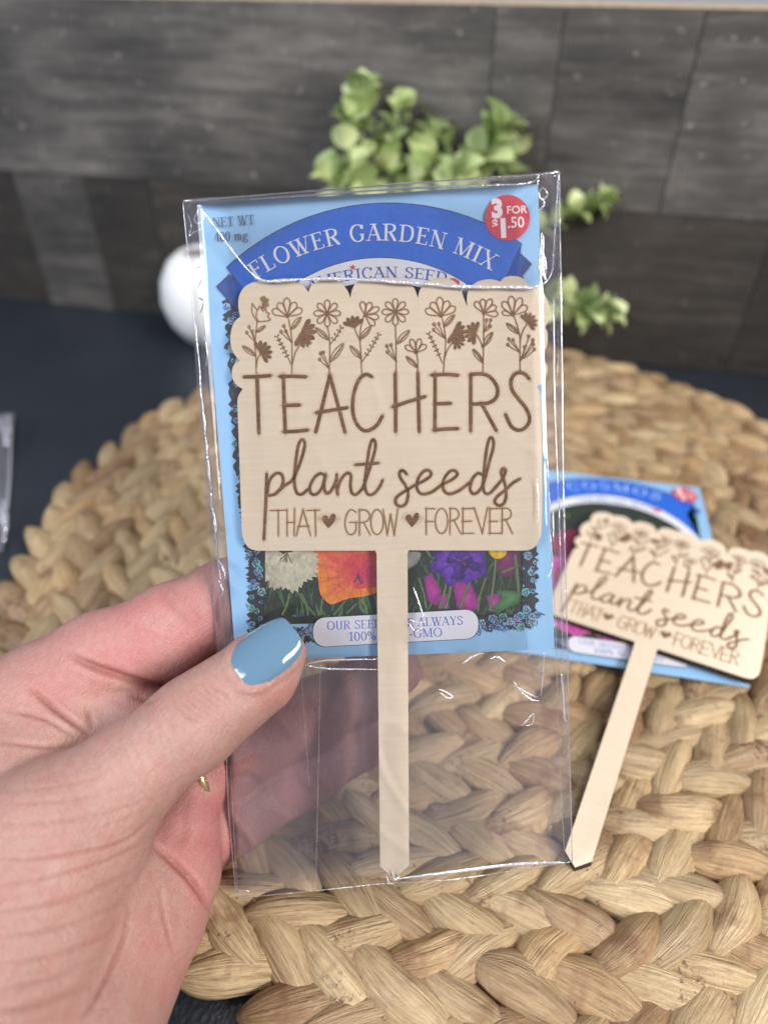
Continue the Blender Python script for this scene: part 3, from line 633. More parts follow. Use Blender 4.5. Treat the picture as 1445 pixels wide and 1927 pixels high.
    for s, x, y, cap, bo in (('3', 1130, 190, 62, .055), ('FOR', 1183, 178, 27, .012), ('$', 1132, 228, 30, .03), ('1', 1152, 260, 62, .06), ('.50', 1186, 228, 38, .012)):
        q = z1(x, y); o = sans('price_lettering', s, q[0], q[1], cap/1.9013, an, W2, sp, zz, bo, 0.93 if s != 'FOR' else 1.0)
    # --- pill with the seed promise
    K = Flat(Pr.z+4e-5); 
    def pill(x0, x1, ya, yb, h, r, g):
        pts = []
        for cx, cy, a0 in ((x0+r, ya+r, 180), (x1-r, yb+r, 270), (x1-r, yb+h-r, 0), (x0+r, ya+h-r, 90)):
            for i in range(9): a = math.radians(a0+i*90/8); pts.append((cx+(r+g)*math.cos(a), cy+(r+g)*math.sin(a)))
        return pts
    K.poly(pill(392, 1030, 332, 302, 112, 48, 2.5), lin(60, 70, 110), z4); K.poly(pill(392, 1030, 332, 302, 112, 48, 0), lin(236, 234, 246), z4)
    for s, a in (('OUR SEEDS ARE ALWAYS', (446, 380, 972, 359, 33)), ('100% NON-GMO', (530, 423, 892, 404, 33))):
        m3 = line_map(*a, s); serif_text(K, s, lambda x, y, m3=m3: z4(*m3(x, y)), lin(54, 96, 196), thick=0.12, thin=0.05, scale=16.5)
    K.build('promise_panel', M_PRINT, root)
    return root

# ------------------------------------------------------------------ plywood plant marker
SZ0, SZ1 = 0.0009, 0.0037            # back and front of the board above the packet face
def outline():
    lob = []
    def arcs(pts, n=5): lob.extend(catmull([z2(*p) for p in pts], n)[:-1])
    arcs([(84, 508), (56, 490), (38, 455), (40, 420), (52, 398), (72, 386)])
    arcs([(72, 386), (44, 352), (31, 305), (36, 250), (52, 215), (74, 196)])
    arcs([(74, 196), (66, 160), (68, 110), (88, 72), (122, 50), (165, 42), (216, 56)])
    arcs([(216, 56), (250, 40), (295, 36), (338, 56), (368, 90)])
    arcs([(368, 90), (380, 62), (410, 44), (450, 36), (500, 46), (534, 80), (549, 116)])
    arcs([(549, 116), (556, 80), (576, 48), (620, 30), (672, 36)])
    arcs([(672, 36), (720, 26), (780, 36), (822, 70), (840, 116)])
    arcs([(840, 116), (850, 78), (880, 46), (930, 28), (985, 36), (1022, 70), (1036, 110), (1053, 152)])
    arcs([(1053, 152), (1052, 110), (1066, 70), (1100, 44), (1150, 34), (1196, 44)])
    arcs([(1196, 44), (1215, 26), (1250, 20), (1292, 30), (1322, 62)])
    arcs([(1322, 62), (1366, 78), (1396, 118), (1407, 165), (1404, 210), (1390, 240)])
    arcs([(1390, 240), (1400, 272), (1398, 315), (1384, 350), (1364, 376)])
    arcs([(1364, 376), (1390, 392), (1400, 425), (1386, 470), (1352, 500)])
    for p in catmull([z3(1352, 87), z3(1366, 108), z3(1373, 170), z3(1376, 420), z3(1373, 690), z3(1362, 750), z3(1335, 785), z3(1295, 794)], 4): lob.append(p)
    lob += [np.array(p) for p in (z3(810, 793), (769, 1036), (766.8, 1042), (769.7, 1629), (743, 1654), (715.3, 1632), (708.6, 1042), (706, 1036), z3(640, 794))]
    for p in catmull([z3(150, 795), z3(115, 785), z3(90, 752), z3(80, 690), z3(70, 400), z3(62, 180), z3(64, 130), z3(84, 96)], 4)[:-1]: lob.append(p)
    return lob
def make_sign():
    global L
    root = empty('plant_marker'); O = outline(); n = len(O)
    V = []; b = 0.00012
    pts = [np.array(L(*p)[:2]) for p in O]
    # shift for the height of the face so that it sits where it is seen
    pts = [np.array(L(p[0], p[1], SZ1)[:2]) for p in O]
    for z in (SZ1, SZ0): V += [(p[0], p[1], z) for p in pts]
    me_f = [list(range(n))[::-1]]
    face = mesh_obj('board', V, [list(range(n))[::-1], [n+i for i in range(n)]]+[[i, (i+1) % n, n+(i+1) % n, n+i] for i in range(n)], M_WOOD, root)
    face.data.materials.append(M_BURNT)
    for p in face.data.polygons: p.material_index = 0 if abs(p.normal.z) > 0.9 else 1
    bm = bmesh.new(); bm.from_mesh(face.data); bmesh.ops.recalc_face_normals(bm, faces=bm.faces[:]); bm.to_mesh(face.data); bm.free()
    off = np.array(L(740, 780, SZ1)[:2])-np.array(L(740, 780, 0)[:2])
    E_ = Flat(SZ1+2e-5); H_ = Flat(SZ1+6e-6, 5e-8)
    # lay strokes on the front face plane
    L0 = L
    L = lambda x, y, z=0.0: L0(x, y, SZ1)
    C, X = (0, 0, 0), (1, 0, 0)
    lite = [0.0]
    def line(pts, w, mp, halo=2.6, closed=False, n=8):
        E_.stroke(pts, w*1.06, (0, lite[0], 0), mp, n=n, edge=(1, lite[0], 0), closed=closed)
        if halo: H_.stroke(pts, w*halo+3, (1, 1, 1), mp, n=4, edge=(0, 0, 0), closed=closed)
    W = 6.7
    big = [[(92, 44), (148, 42), (202, 38)], [(146, 42), (150, 160), (154, 285)],
      [(247, 42), (300, 41), (355, 43)], [(260, 40), (263, 160), (268, 280)], [(264, 167), (296, 166), (328, 165)], [(264, 281), (312, 279), (362, 274)],
      [(460, 38), (430, 160), (400, 280)], [(460, 38), (494, 160), (525, 280)], [(404, 198), (468, 188), (533, 177)],
      [(640, 42), (618, 33), (592, 48), (570, 92), (559, 150), (562, 208), (580, 252), (610, 276), (643, 268), (668, 246), (686, 214)],
      [(742, 32), (744, 160), (744, 278)], [(840, 30), (843, 160), (846, 278)], [(734, 172), (800, 150), (870, 129)],
      [(900, 36), (955, 33), (1011, 36)], [(914, 30), (914, 160), (913, 272)], [(916, 160), (948, 159), (980, 158)], [(910, 273), (960, 269), (1011, 267)],
      [(1068, 36), (1068, 160), (1068, 276)], [(1070, 33), (1120, 31), (1158, 50), (1183, 92), (1178, 132), (1150, 154), (1112, 160), (1074, 161)], [(1116, 161), (1148, 220), (1178, 274)],
      [(1319, 50), (1296, 28), (1264, 28), (1243, 56), (1246, 98), (1275, 140), (1308, 182), (1322, 226), (1306, 260), (1276, 274), (1244, 258), (1219, 208)]]
    for s in big: line(s, W, z3)
    scr = [[(188, 464), (185, 560), (181, 650), (176, 744)],
      [(190, 545), (200, 492), (225, 462), (250, 464), (259, 490), (250, 522), (226, 548), (200, 556)],
      [(228, 546), (262, 516), (300, 486), (330, 420), (350, 352), (350, 322), (337, 316), (323, 345), (312, 420), (307, 500), (318, 544), (340, 550), (364, 530)],
      [(440, 470), (420, 461), (396, 476), (375, 515), (378, 545), (400, 551), (425, 525), (441, 472)], [(441, 466), (435, 515), (445, 546), (466, 535), (488, 490)],
      [(490, 466), (489, 510), (494, 550)], [(492, 530), (510, 484), (535, 459), (551, 470), (549, 510), (556, 545), (575, 551), (602, 525)],
      [(602, 525), (635, 432), (656, 352), (654, 320), (642, 318), (630, 358), (618, 440), (611, 510), (622, 548), (645, 551), (670, 526), (687, 492)], [(574, 423), (620, 420), (668, 416)],
      [(790, 462), (774, 447), (761, 458), (766, 482), (786, 512), (798, 546), (789, 590), (765, 603), (745, 590), (748, 564), (780, 540), (826, 512)],
      [(826, 512), (870, 490), (896, 468), (890, 449), (866, 451), (842, 482), (836, 524), (856, 549), (898, 542), (944, 508)],
      [(944, 508), (986, 488), (1010, 466), (1000, 449), (976, 453), (952, 488), (950, 528), (974, 549), (1015, 536), (1064, 500)],
      [(1124, 470), (1100, 460), (1076, 484), (1065, 525), (1078, 548), (1100, 540), (1122, 505), (1146, 420), (1166, 342), (1162, 309), (1149, 311), (1136, 360), (1126, 450), (1122, 520), (1131, 546), (1150, 546), (1176, 520)],
      [(1176, 520), (1206, 482), (1218, 448), (1207, 440), (1200, 460), (1214, 500), (1221, 550), (1212, 588), (1190, 599), (1172, 585), (1181, 562), (1220, 530), (1250, 502), (1279, 485)]]
    for s in scr: line(s, 5.6, z3)
    def el(cx, cy, rx, ry): return [(cx+rx*math.cos(a), cy+ry*math.sin(a)) for a in np.linspace(0, 2*pi, 12, endpoint=False)]
    thin = [[(207, 621), (272, 619)], [(238, 620), (238, 728)], [(276, 618), (276, 728)], [(308, 614), (306, 728)], [(276, 673), (307, 671)], [(345, 618), (316, 728)], [(345, 618), (377, 728)], [(324, 690), (368, 688)], [(362, 621), (413, 619)], [(397, 620), (399, 728)],
      [(573, 628), (551, 617), (533, 638), (525, 680), (535, 715), (555, 725), (572, 706), (574, 672)], [(574, 672), (548, 672)], [(588, 618), (588, 725)], [(588, 618), (618, 621), (633, 645), (618, 668), (590, 674)], [(606, 673), (634, 725)],
      [(690, 618), (708, 725)], [(708, 725), (722, 640)], [(722, 640), (738, 725)], [(738, 725), (753, 615)],
      [(876, 612), (876, 722)], [(876, 613), (912, 613)], [(876, 668), (905, 668)], [(980, 612), (978, 722)], [(980, 612), (1004, 614), (1017, 636), (1006, 658), (980, 666)], [(996, 664), (1026, 722)],
      [(1034, 612), (1034, 720)], [(1034, 613), (1080, 612)], [(1034, 668), (1068, 667)], [(1034, 720), (1080, 719)], [(1084, 612), (1118, 718)], [(1118, 718), (1140, 610)],
      [(1150, 612), (1150, 720)], [(1150, 613), (1196, 612)], [(1150, 668), (1182, 667)], [(1150, 720), (1196, 719)], [(1204, 610), (1203, 718)], [(1204, 611), (1230, 613), (1243, 634), (1232, 656), (1204, 663)], [(1220, 662), (1247, 718)]]
    lite[0] = 0.55
    for s in thin: line(s, 1.9, z3, 4, n=6)
    for e in (el(664, 671, 27, 54), el(942, 666, 27, 54)): line(e, 1.9, z3, 4, closed=True, n=4)
    for cx, cy in ((456, 664), (816, 660)):
        hp = [(cx-2, cy+34), (cx-4, cy+32), (cx-22, cy+10), (cx-29, cy-8), (cx-22, cy-21), (cx-8, cy-20), (cx, cy-6), (cx+1, cy-6), (cx+10, cy-25), (cx+22, cy-30), (cx+30, cy-18), (cx+22, cy+8)]
        hp = catmull([z3(*p) for p in hp], 4, True); E_.fan(z3(cx-1, cy+2), hp, C, C); H_.stroke([z3(cx-14, cy-6), z3(cx+14, cy-6)], 38, (1, 1, 1), n=4, edge=(0, 0, 0))
    # --- engraved flowers
    w0 = 1.35; lite[0] = 0.45
    def rot(p, c, a): x, y = p[0]-c[0], p[1]-c[1]; return (c[0]+x*math.cos(a)-y*math.sin(a), c[1]+x*math.sin(a)+y*math.cos(a))
    def petal_o(c, a, l, w):
        line([rot((c[0]+x*l, c[1]+y*w), c, a) for x, y in ((.12, 0), (.45, .34), (.8, .5), (1, .18), (1, -.18), (.8, -.5), (.45, -.34))], w0*1.15, z2, 3, closed=True, n=4)
    def petal_f(c, a, l, w):
        P = catmull([z2(*rot((c[0]+x*l, c[1]+y*w), c, a)) for x, y in ((.05, 0), (.45, .3), (.8, .5), (1, .15), (1, -.15), (.8, -.5), (.45, -.3))], 3, True); E_.fan(z2(*rot((c[0]+.6*l, c[1]), c, a)), P, C, C)
    D = math.radians
    def daisy(c, r):
        for k in range(8): petal_o(c, D(45*k+22.5 if False else 45*k-90), r, r*.42)
        P = [z2(c[0]+6*math.cos(a), c[1]+6*math.sin(a)) for a in np.linspace(0, 6.28, 8, endpoint=False)]; E_.fan(z2(*c), P, C, C)
    def cup(c, r, a0, n=5, spread=150):
        for k in range(n): petal_o(c, D(a0+spread*(k/(n-1)-.5)), r*(1 if abs(k-(n-1)/2) < 1 else .88), r*.36)
        P = [z2(*rot((c[0]+x, c[1]+y), c, D(a0+90))) for x, y in ((-9, 2), (-5, -9), (5, -9), (9, 2), (0, 9))]; E_.fan(z2(*c), P, C, C)
    def darkfan(c, r, a0, n=7, spread=170):
        for k in range(n): petal_f(c, D(a0+spread*(k/(n-1)-.5)), r, r*.34)
        for k in range(n): line([rot((c[0]+r*.2, c[1]), c, D(a0+spread*(k/(n-1)-.5))), rot((c[0]+r*.8, c[1]), c, D(a0+spread*(k/(n-1)-.5)))], 2.2, z2, 5)
    def leaf(a, b_, wd=13):
        a, b_ = np.array(a, float), np.array(b_, float); d = b_-a; l = np.hypot(*d); nn = np.array((-d[1], d[0]))/l
        line([a, a+d*.35+nn*wd*.5, a+d*.7+nn*wd*.42, b_, a+d*.7-nn*wd*.5, a+d*.35-nn*wd*.5], w0, z2, 3, closed=True, n=3); line([a, a+d*.9], w0*.8, z2, 3)
        line([a+d*.2+nn*wd*.2, a+d*.75+nn*wd*.12], w0*.8, z2, 0)
    def stemp(*p): line(list(p), w0*1.1, z2, 3)
    def berries(root_, tips):
        for t in tips:
            line([root_, ((root_[0]+t[0])/2+2, (root_[1]+t[1])/2+3), t], w0*.9, z2, 3); P = [(t[0]+5*math.cos(a), t[1]-3+6*math.sin(a)) for a in np.linspace(0, 6.28, 7, endpoint=False)]; line(P, w0, z2, 3, closed=True, n=2)
    def sprig(a, b_, n=5, s=13):
        a, b_ = np.array(a, float), np.array(b_, float); line([a, (a+b_)/2+np.array((3, 2)), b_], w0*.9, z2, 3); d = (b_-a)/np.hypot(*(b_-a)); an = math.atan2(d[1], d[0])
        for i in range(n):
            p = a+(b_-a)*(.25+.75*i/(n-1))
            for sg in (-1, 1): petal_f(tuple(p), an+sg*.9, s, s*.62)
    # 1
    line([(126, 142), (124, 175), (146, 214), (176, 216), (204, 210), (192, 196), (200, 182), (186, 178), (184, 162), (172, 172), (158, 150), (148, 166), (126, 142)], w0*1.1, z2, 3, n=4)
    line([(148, 166), (142, 190), (150, 214)], w0, z2, 3)
    for t in ((166, 122), (180, 130), (190, 148), (176, 118), (190, 128)): berries((168, 160), [t])
    stemp((147, 215), (138, 300), (141, 370), (143, 440)); berries((139, 305), [(112, 244), (102, 268), (126, 262)]); leaf((142, 264), (182, 236)); leaf((140, 366), (84, 323), 17); darkfan((160, 352), 52, -32); stemp((143, 415), (148, 380), (162, 354))
    # 2
    cup((277, 196), 78, -92, 5, 130); stemp((283, 210), (296, 290), (297, 360), (296, 440)); leaf((295, 250), (336, 198), 19); berries((296, 308), [(262, 240), (250, 264), (270, 262)]); sprig((292, 400), (234, 284), 6); darkfan((336, 262), 66, 28, 7, 165); darkfan((352, 300), 30, 40, 4, 120); stemp((298, 400), (312, 350), (336, 310), (345, 290))
    # 3
    daisy((449, 182), 56); stemp((450, 240), (460, 310), (458, 440)); leaf((454, 296), (398, 244), 20); sprig((462, 315), (508, 246), 4, 14); leaf((460, 392), (520, 312), 24); berries((457, 420), [(420, 358), (432, 354), (416, 384)])
    # 4
    cup((612, 190), 66, -28, 5, 150); stemp((606, 196), (590, 270), (594, 350), (598, 440)); darkfan((566, 244), 52, -100, 5, 110); stemp((566, 244), (578, 275), (591, 300)); leaf((592, 293), (638, 238), 20); leaf((595, 376), (548, 322), 20); sprig((598, 392), (670, 276), 6)
    # 5
    daisy((743, 176), 56); stemp((743, 240), (746, 330), (746, 440)); leaf((748, 314), (804, 256), 22); berries((746, 388), [(706, 326), (724, 322), (708, 352)])
    cup((832, 352), 60, -92, 4, 110); stemp((836, 360), (840, 400), (838, 440)); leaf((838, 416), (790, 368), 17)
    # 6
    cup((940, 194), 80, -95, 5, 125); stemp((946, 206), (960, 290), (956, 360), (950, 440)); leaf((952, 240), (998, 188), 19); berries((956, 290), [(910, 232), (930, 230), (908, 256)]); sprig((946, 396), (888, 272), 6); darkfan((994, 262), 54, 30, 7, 170); darkfan((1006, 300), 38, 30, 5, 140); stemp((955, 375), (970, 335), (996, 300))
    # 7
    cup((1124, 182), 68, -62, 5, 130); stemp((1124, 186), (1124, 300), (1120, 436)); darkfan((1090, 268), 50, -168, 7, 180); stemp((1090, 270), (1108, 298), (1119, 330)); berries((1124, 262), [(1136, 214), (1154, 214), (1152, 240)]); leaf((1121, 326), (1162, 264), 20); leaf((1119, 394), (1078, 336), 18)
    # 8
    cup((1250, 190), 80, -80, 4, 95); petal_o((1250, 190), D(-165), 46, 20); stemp((1256, 196), (1280, 280), (1280, 350), (1281, 440)); darkfan((1312, 222), 44, -42, 7, 175); stemp((1281, 300), (1292, 260), (1310, 228)); leaf((1275, 270), (1222, 224), 18); berries((1280, 350), [(1232, 296), (1250, 300), (1228, 320)]); berries((1282, 384), [(1338, 318), (1318, 284), (1342, 340), (1300, 330), (1336, 300)])
    L = L0
    E_.build('engraving', M_ENGR, root); H_.build('scorch', M_SCORCH, root)
    return root

def copy_tree(o, parent=None):
    c = o.copy(); COL.objects.link(c); c.parent = parent
    for ch in list(o.children): copy_tree(ch, c)
    return c
pk1 = make_packet('FLOWER GARDEN MIX', 'mix'); pk1.matrix_world = HELD
tag(pk1, 'pale blue flower garden mix seed packet inside the held clear bag', 'seed packet')
pk2 = make_packet('COSMOS', 'cosmos')
tag(pk2, 'pale blue cosmos seed packet lying flat on the placemat', 'seed packet')
TR, BR, BL = at_z(1316.5, 909, MT+0.0016), at_z(1411.4, 1313, MT+0.0016), at_z(946.5, 1257.8, MT+0.0016)
yv = Vector(TR-BR).normalized(); xv = Vector(BR-BL); zv = Vector((0, 0, 1)); xv = yv.cross(zv).normalized(); yv = zv.cross(xv)
c2 = quad_uv(1, 1); mid = Vector((TR+BR)/2); lm = (quad_uv(1, 0)+quad_uv(1, 1))/2
B3 = Matrix((xv, yv, zv)).transposed()
pk2.matrix_world = Matrix.Translation(mid-B3 @ Vector((lm[0], lm[1], -0.0002))) @ B3.to_4x4()
sg1 = make_sign(); sg1.matrix_world = HELD
tag(sg1, 'engraved plywood plant marker inside the held clear bag', 'plant marker')
sg2 = copy_tree(sg1); w3 = Vector((0.030179, -0.064027, -0.454058))
sg2.matrix_world = Matrix.Translation(Vector(CAM)+Vector((0.10277991778, 0.1876089969, -0.19545186737))) @ Matrix.Rotation(w3.length, 4, w3.normalized())
tag(sg2, 'engraved plywood plant marker lying loose over the cosmos seed packet', 'plant marker')

# ------------------------------------------------------------------ clear cellophane bag round the packet
BC_ = [(343.7, 376.3), (1052, 321.6), (1077, 1622), (443.6, 1690)]
def bag_uv(u, v):
    H = [np.array(L(*p)[:2]) for p in BC_]; return (H[0]*(1-u)+H[1]*u)*(1-v)+(H[3]*(1-u)+H[2]*u)*v
bag = empty('clear_bag', HELD); tag(bag, 'crinkled clear cellophane bag held upright between thumb and fingers', 'bag')
s0, s1 = np.array(L(*z2(30, 30))[:2]), np.array(L(*z3(1376, 794))[:2]); st0, st1 = np.array(L(708, 1030)[:2]), np.array(L(769, 1652)[:2])
p0, p1 = np.array(L(388, 372)[:2]), np.array(L(1022, 1150)[:2])
thumb_c = np.array(L(500, 1240)[:2])
def sstep(x): x = min(1, max(0, x)); return x*x*(3-2*x)
def support(p):   # height of what lies inside, softened
    def boxd(a, b_): 
        c = (a+b_)/2; h = np.abs(b_-a)/2; q = np.abs(p-c)-h; return math.hypot(max(q[0], 0), max(q[1], 0))
    dx = max(p0[0]-p[0], p[0]-p1[0], 0); dy = max(p1[1]-p[1], 0); d2 = boxd(st0, st1)
    return 0.0040*max((1-sstep(dx/0.0075))*(1-sstep(dy/0.040)), (1-sstep(d2/0.022))*0.97)
def front_z(u, v):
    p = bag_uv(u, v); ed = min(u, 1-u)*0.088; ed2 = (1-v)*0.168
    h = 0.00055+support(p)
    h *= sstep(ed/0.0035+0.12)*sstep(ed2/0.004+0.15)*sstep(v*0.168/0.0022+0.10)
    h = max(h, 0.0043 if (s0[0] < p[0] < s1[0] and s1[1] < p[1] < s0[1]) or (st0[0] < p[0] < st1[0] and st1[1] < p[1] < st0[1]) else 0)
    a = mnoise.noise((p[0]*110, p[1]*26, 1.3)); b_ = mnoise.noise((p[0]*40, p[1]*60, 7.1)); c = abs(mnoise.noise((p[0]*70+p[1]*45, p[1]*22-p[0]*12, 3.7)))
    amp = (1-sstep(ed/0.016))*0.9+0.18+(0.45 if v > 0.68 else 0)*sstep((v-0.66)/0.06)
    h += 0.00042*amp*(0.5+0.5*a)+0.00018*b_*b_+0.0007*amp*max(0, 0.12-c)*4*0.5
    return h
def back_z(u, v):
    p = bag_uv(u, v); ed = min(u, 1-u)*0.088
    a = mnoise.noise((p[0]*90, p[1]*30, 5.3)); return -0.0003-0.0013*sstep(ed/0.008)*sstep((1-v)*0.168/0.01)-0.0004*(0.5+0.5*a)
def sheet(name, zf, m, nu=96, nv=170):
    V = []; F = []
    for j in range(nv+1):
        for i in range(nu+1):
            u, v = i/nu, j/nv; p = bag_uv(u, v); V.append((p[0], p[1], zf(u, v)))
    for j in range(nv):
        for i in range(nu): a = j*(nu+1)+i; F.append([a, a+nu+1, a+nu+2, a+1])
    return mesh_obj(name, V, F, m, bag, smooth=True)
sheet('front_sheet', front_z, M_FILM); sheet('back_sheet', back_z, M_FILM_BACK, 60, 100)
def fz(px, py, extra=0.00015):
    q = np.array(L(px, py)[:2]); H = [np.array(L(*p)[:2]) for p in BC_]
    u = (q-H[0])@(H[1]-H[0])/((H[1]-H[0])@(H[1]-H[0])); v = (q-H[0])@(H[3]-H[0])/((H[3]-H[0])@(H[3]-H[0]))
    return front_z(min(1, max(0, u)), min(1, max(0, v)))+extra
def P3(px, py, extra=0.00015): z = fz(px, py, extra); l = L(px, py, z); return l
# folded-over flap
fl = [(345, 377), (378, 388), (432, 462), (478, 520), (500, 529), (560, 526), (650, 524), (760, 531), (870, 539), (960, 540), (1005, 541), (1025, 530), (1040, 505), (1046, 460), (1050, 330), (900, 336), (700, 349), (500, 365)]
lowE = catmull([(345, 377), (378, 392), (432, 464), (478, 520), (500, 529), (560, 526), (650, 524), (760, 531), (870, 539), (960, 540), (1005, 541), (1025, 530), (1040, 505), (1046, 450), (1051, 323)], 6)
V = []; F = []; nw = len(lowE); nh = 14
for i, p in enumerate(lowE):
    tq = np.array((346+(1051-346)*i/(nw-1), 377-54*i/(nw-1)))
    for j in range(nh+1):
        t = j/nh; q = tq*(1-t)+p*t; l = L(q[0], q[1]); V.append((l[0], l[1], max(0.0006, fz(q[0], q[1], 0.00035))))
for i in range(nw-1):
    for j in range(nh): a = i*(nh+1)+j; F.append([a, a+1, a+nh+2, a+nh+1])
mesh_obj('flap', V, F, M_FILM, bag, smooth=True)
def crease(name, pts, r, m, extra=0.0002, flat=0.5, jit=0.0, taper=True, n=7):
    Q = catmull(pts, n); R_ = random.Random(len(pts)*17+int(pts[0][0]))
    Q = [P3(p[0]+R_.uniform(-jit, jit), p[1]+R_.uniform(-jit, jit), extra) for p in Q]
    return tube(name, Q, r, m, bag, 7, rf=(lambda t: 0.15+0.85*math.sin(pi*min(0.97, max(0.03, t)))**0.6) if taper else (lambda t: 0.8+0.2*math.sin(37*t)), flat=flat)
# cut and folded edges; the whitened tubes paint their highlights
crease('flap_edge_glint', [(480, 521), (505, 528.5), (560, 525.5), (650, 524), (760, 531), (870, 539), (960, 540), (1000, 541)], 0.00042, M_GLINT, 0.0007, 0.6, 0.7, False)
crease('flap_edge_glint', [(374, 386), (400, 420), (432, 464), (460, 500), (484, 524)], 0.00020, M_GLINT, 0.0007, 0.6, 0.4, False)
crease('flap_edge_glint', [(1000, 541), (1025, 532), (1038, 512), (1041, 480), (1046, 400), (1051, 326)], 0.00018, M_GLINT, 0.0006, 0.6, 0.4, False)
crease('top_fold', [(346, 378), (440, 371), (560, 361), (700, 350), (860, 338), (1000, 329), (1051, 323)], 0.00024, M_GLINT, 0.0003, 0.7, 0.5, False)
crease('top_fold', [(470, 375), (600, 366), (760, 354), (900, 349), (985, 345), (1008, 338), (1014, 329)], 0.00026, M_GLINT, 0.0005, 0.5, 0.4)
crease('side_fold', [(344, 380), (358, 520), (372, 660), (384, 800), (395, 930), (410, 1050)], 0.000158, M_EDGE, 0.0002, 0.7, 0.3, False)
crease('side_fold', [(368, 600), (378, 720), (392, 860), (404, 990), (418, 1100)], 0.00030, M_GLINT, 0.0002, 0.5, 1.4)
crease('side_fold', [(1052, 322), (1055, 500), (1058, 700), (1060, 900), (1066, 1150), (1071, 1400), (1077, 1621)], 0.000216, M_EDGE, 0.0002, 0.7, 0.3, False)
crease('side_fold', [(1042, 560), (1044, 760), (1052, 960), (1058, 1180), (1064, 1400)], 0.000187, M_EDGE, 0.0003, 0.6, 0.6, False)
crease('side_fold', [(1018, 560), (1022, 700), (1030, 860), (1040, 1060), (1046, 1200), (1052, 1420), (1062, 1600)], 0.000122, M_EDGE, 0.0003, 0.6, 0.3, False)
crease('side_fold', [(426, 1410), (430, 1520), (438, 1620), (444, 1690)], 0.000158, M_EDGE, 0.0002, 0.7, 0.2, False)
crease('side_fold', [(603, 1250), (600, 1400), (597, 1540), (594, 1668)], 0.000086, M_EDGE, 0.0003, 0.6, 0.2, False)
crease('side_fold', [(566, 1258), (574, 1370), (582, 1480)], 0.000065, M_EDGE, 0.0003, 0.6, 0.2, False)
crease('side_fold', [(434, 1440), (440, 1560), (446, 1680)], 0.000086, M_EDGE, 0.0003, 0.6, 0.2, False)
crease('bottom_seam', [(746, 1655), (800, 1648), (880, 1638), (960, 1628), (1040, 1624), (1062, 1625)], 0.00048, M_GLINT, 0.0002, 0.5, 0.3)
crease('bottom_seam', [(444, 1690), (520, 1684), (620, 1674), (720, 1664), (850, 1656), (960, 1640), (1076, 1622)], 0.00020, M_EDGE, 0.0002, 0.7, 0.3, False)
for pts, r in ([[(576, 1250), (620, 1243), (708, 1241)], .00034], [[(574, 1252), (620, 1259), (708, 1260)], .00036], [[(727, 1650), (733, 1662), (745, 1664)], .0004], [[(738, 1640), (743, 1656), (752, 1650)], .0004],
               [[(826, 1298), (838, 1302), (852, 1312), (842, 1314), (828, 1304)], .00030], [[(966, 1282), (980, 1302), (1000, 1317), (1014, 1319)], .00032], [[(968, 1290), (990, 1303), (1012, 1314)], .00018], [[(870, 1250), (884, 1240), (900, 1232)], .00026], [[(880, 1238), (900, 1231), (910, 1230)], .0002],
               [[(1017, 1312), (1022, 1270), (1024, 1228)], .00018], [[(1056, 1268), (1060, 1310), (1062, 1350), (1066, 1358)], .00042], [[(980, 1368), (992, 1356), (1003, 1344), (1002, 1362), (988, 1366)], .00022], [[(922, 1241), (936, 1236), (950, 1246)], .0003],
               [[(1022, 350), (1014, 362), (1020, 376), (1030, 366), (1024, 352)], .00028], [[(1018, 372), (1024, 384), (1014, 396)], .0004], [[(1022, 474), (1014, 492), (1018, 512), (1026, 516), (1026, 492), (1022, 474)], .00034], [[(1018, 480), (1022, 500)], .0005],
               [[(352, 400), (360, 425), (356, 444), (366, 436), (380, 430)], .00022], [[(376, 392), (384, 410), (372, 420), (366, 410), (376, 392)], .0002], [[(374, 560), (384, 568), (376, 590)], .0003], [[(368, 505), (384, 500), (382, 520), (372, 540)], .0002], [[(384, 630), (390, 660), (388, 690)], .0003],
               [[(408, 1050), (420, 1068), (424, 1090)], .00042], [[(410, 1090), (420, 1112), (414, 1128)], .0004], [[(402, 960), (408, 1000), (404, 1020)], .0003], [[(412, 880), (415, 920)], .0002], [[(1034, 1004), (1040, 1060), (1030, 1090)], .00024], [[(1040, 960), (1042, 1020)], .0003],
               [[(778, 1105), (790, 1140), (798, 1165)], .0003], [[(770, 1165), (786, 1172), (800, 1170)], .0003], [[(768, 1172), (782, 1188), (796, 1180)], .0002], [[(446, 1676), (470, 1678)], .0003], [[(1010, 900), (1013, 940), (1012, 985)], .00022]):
    crease('crinkle_glint', pts, r*0.72, M_GLINT, 0.0003, 0.5, 0.5)  # small highlights on the film, painted as whitened tubes

# ------------------------------------------------------------------ second bag, flat on the table, only its corner in the picture
bq = [at_z(24, 772, 0.004), at_z(2, 1030, 0.004), at_z(-420, 1010, 0.004), at_z(-330, 760, 0.004)]
bag2 = empty('clear_bag', Matrix.Translation(Vector((bq[0]+bq[2])/2)-Vector((0, 0, 0.0035)))); tag(bag2, 'glinting clear plastic bag corner lying flat on the black table', 'bag')
c0 = np.array(bag2.matrix_world.translation)
V = []; F = []; nu, nv = 30, 20
for j in range(nv+1):
    for i in range(nu+1):
        u, v = i/nu, j/nv; p = (bq[0]*(1-v)+bq[1]*v)*(1-u)+(bq[3]*(1-v)+bq[2]*v)*u-c0
        e = min(u, 1-u, v, 1-v); V.append((p[0], p[1], 0.0012+0.006*sstep(e*5)+0.0022*mnoise.noise((p[0]*120, p[1]*120, 2))*sstep(e*9+0.3)))
for j in range(nv):
    for i in range(nu): a = j*(nu+1)+i; F.append([a, a+1, a+nu+2, a+nu+1])
mesh_obj('top_sheet', V, F, M_FILM_BACK, bag2, smooth=True)
mesh_obj('bottom_sheet', [(p[0]-c0[0], p[1]-c0[1], 0.0006) for p in bq], [[0, 1, 2, 3]], M_FILM, bag2)
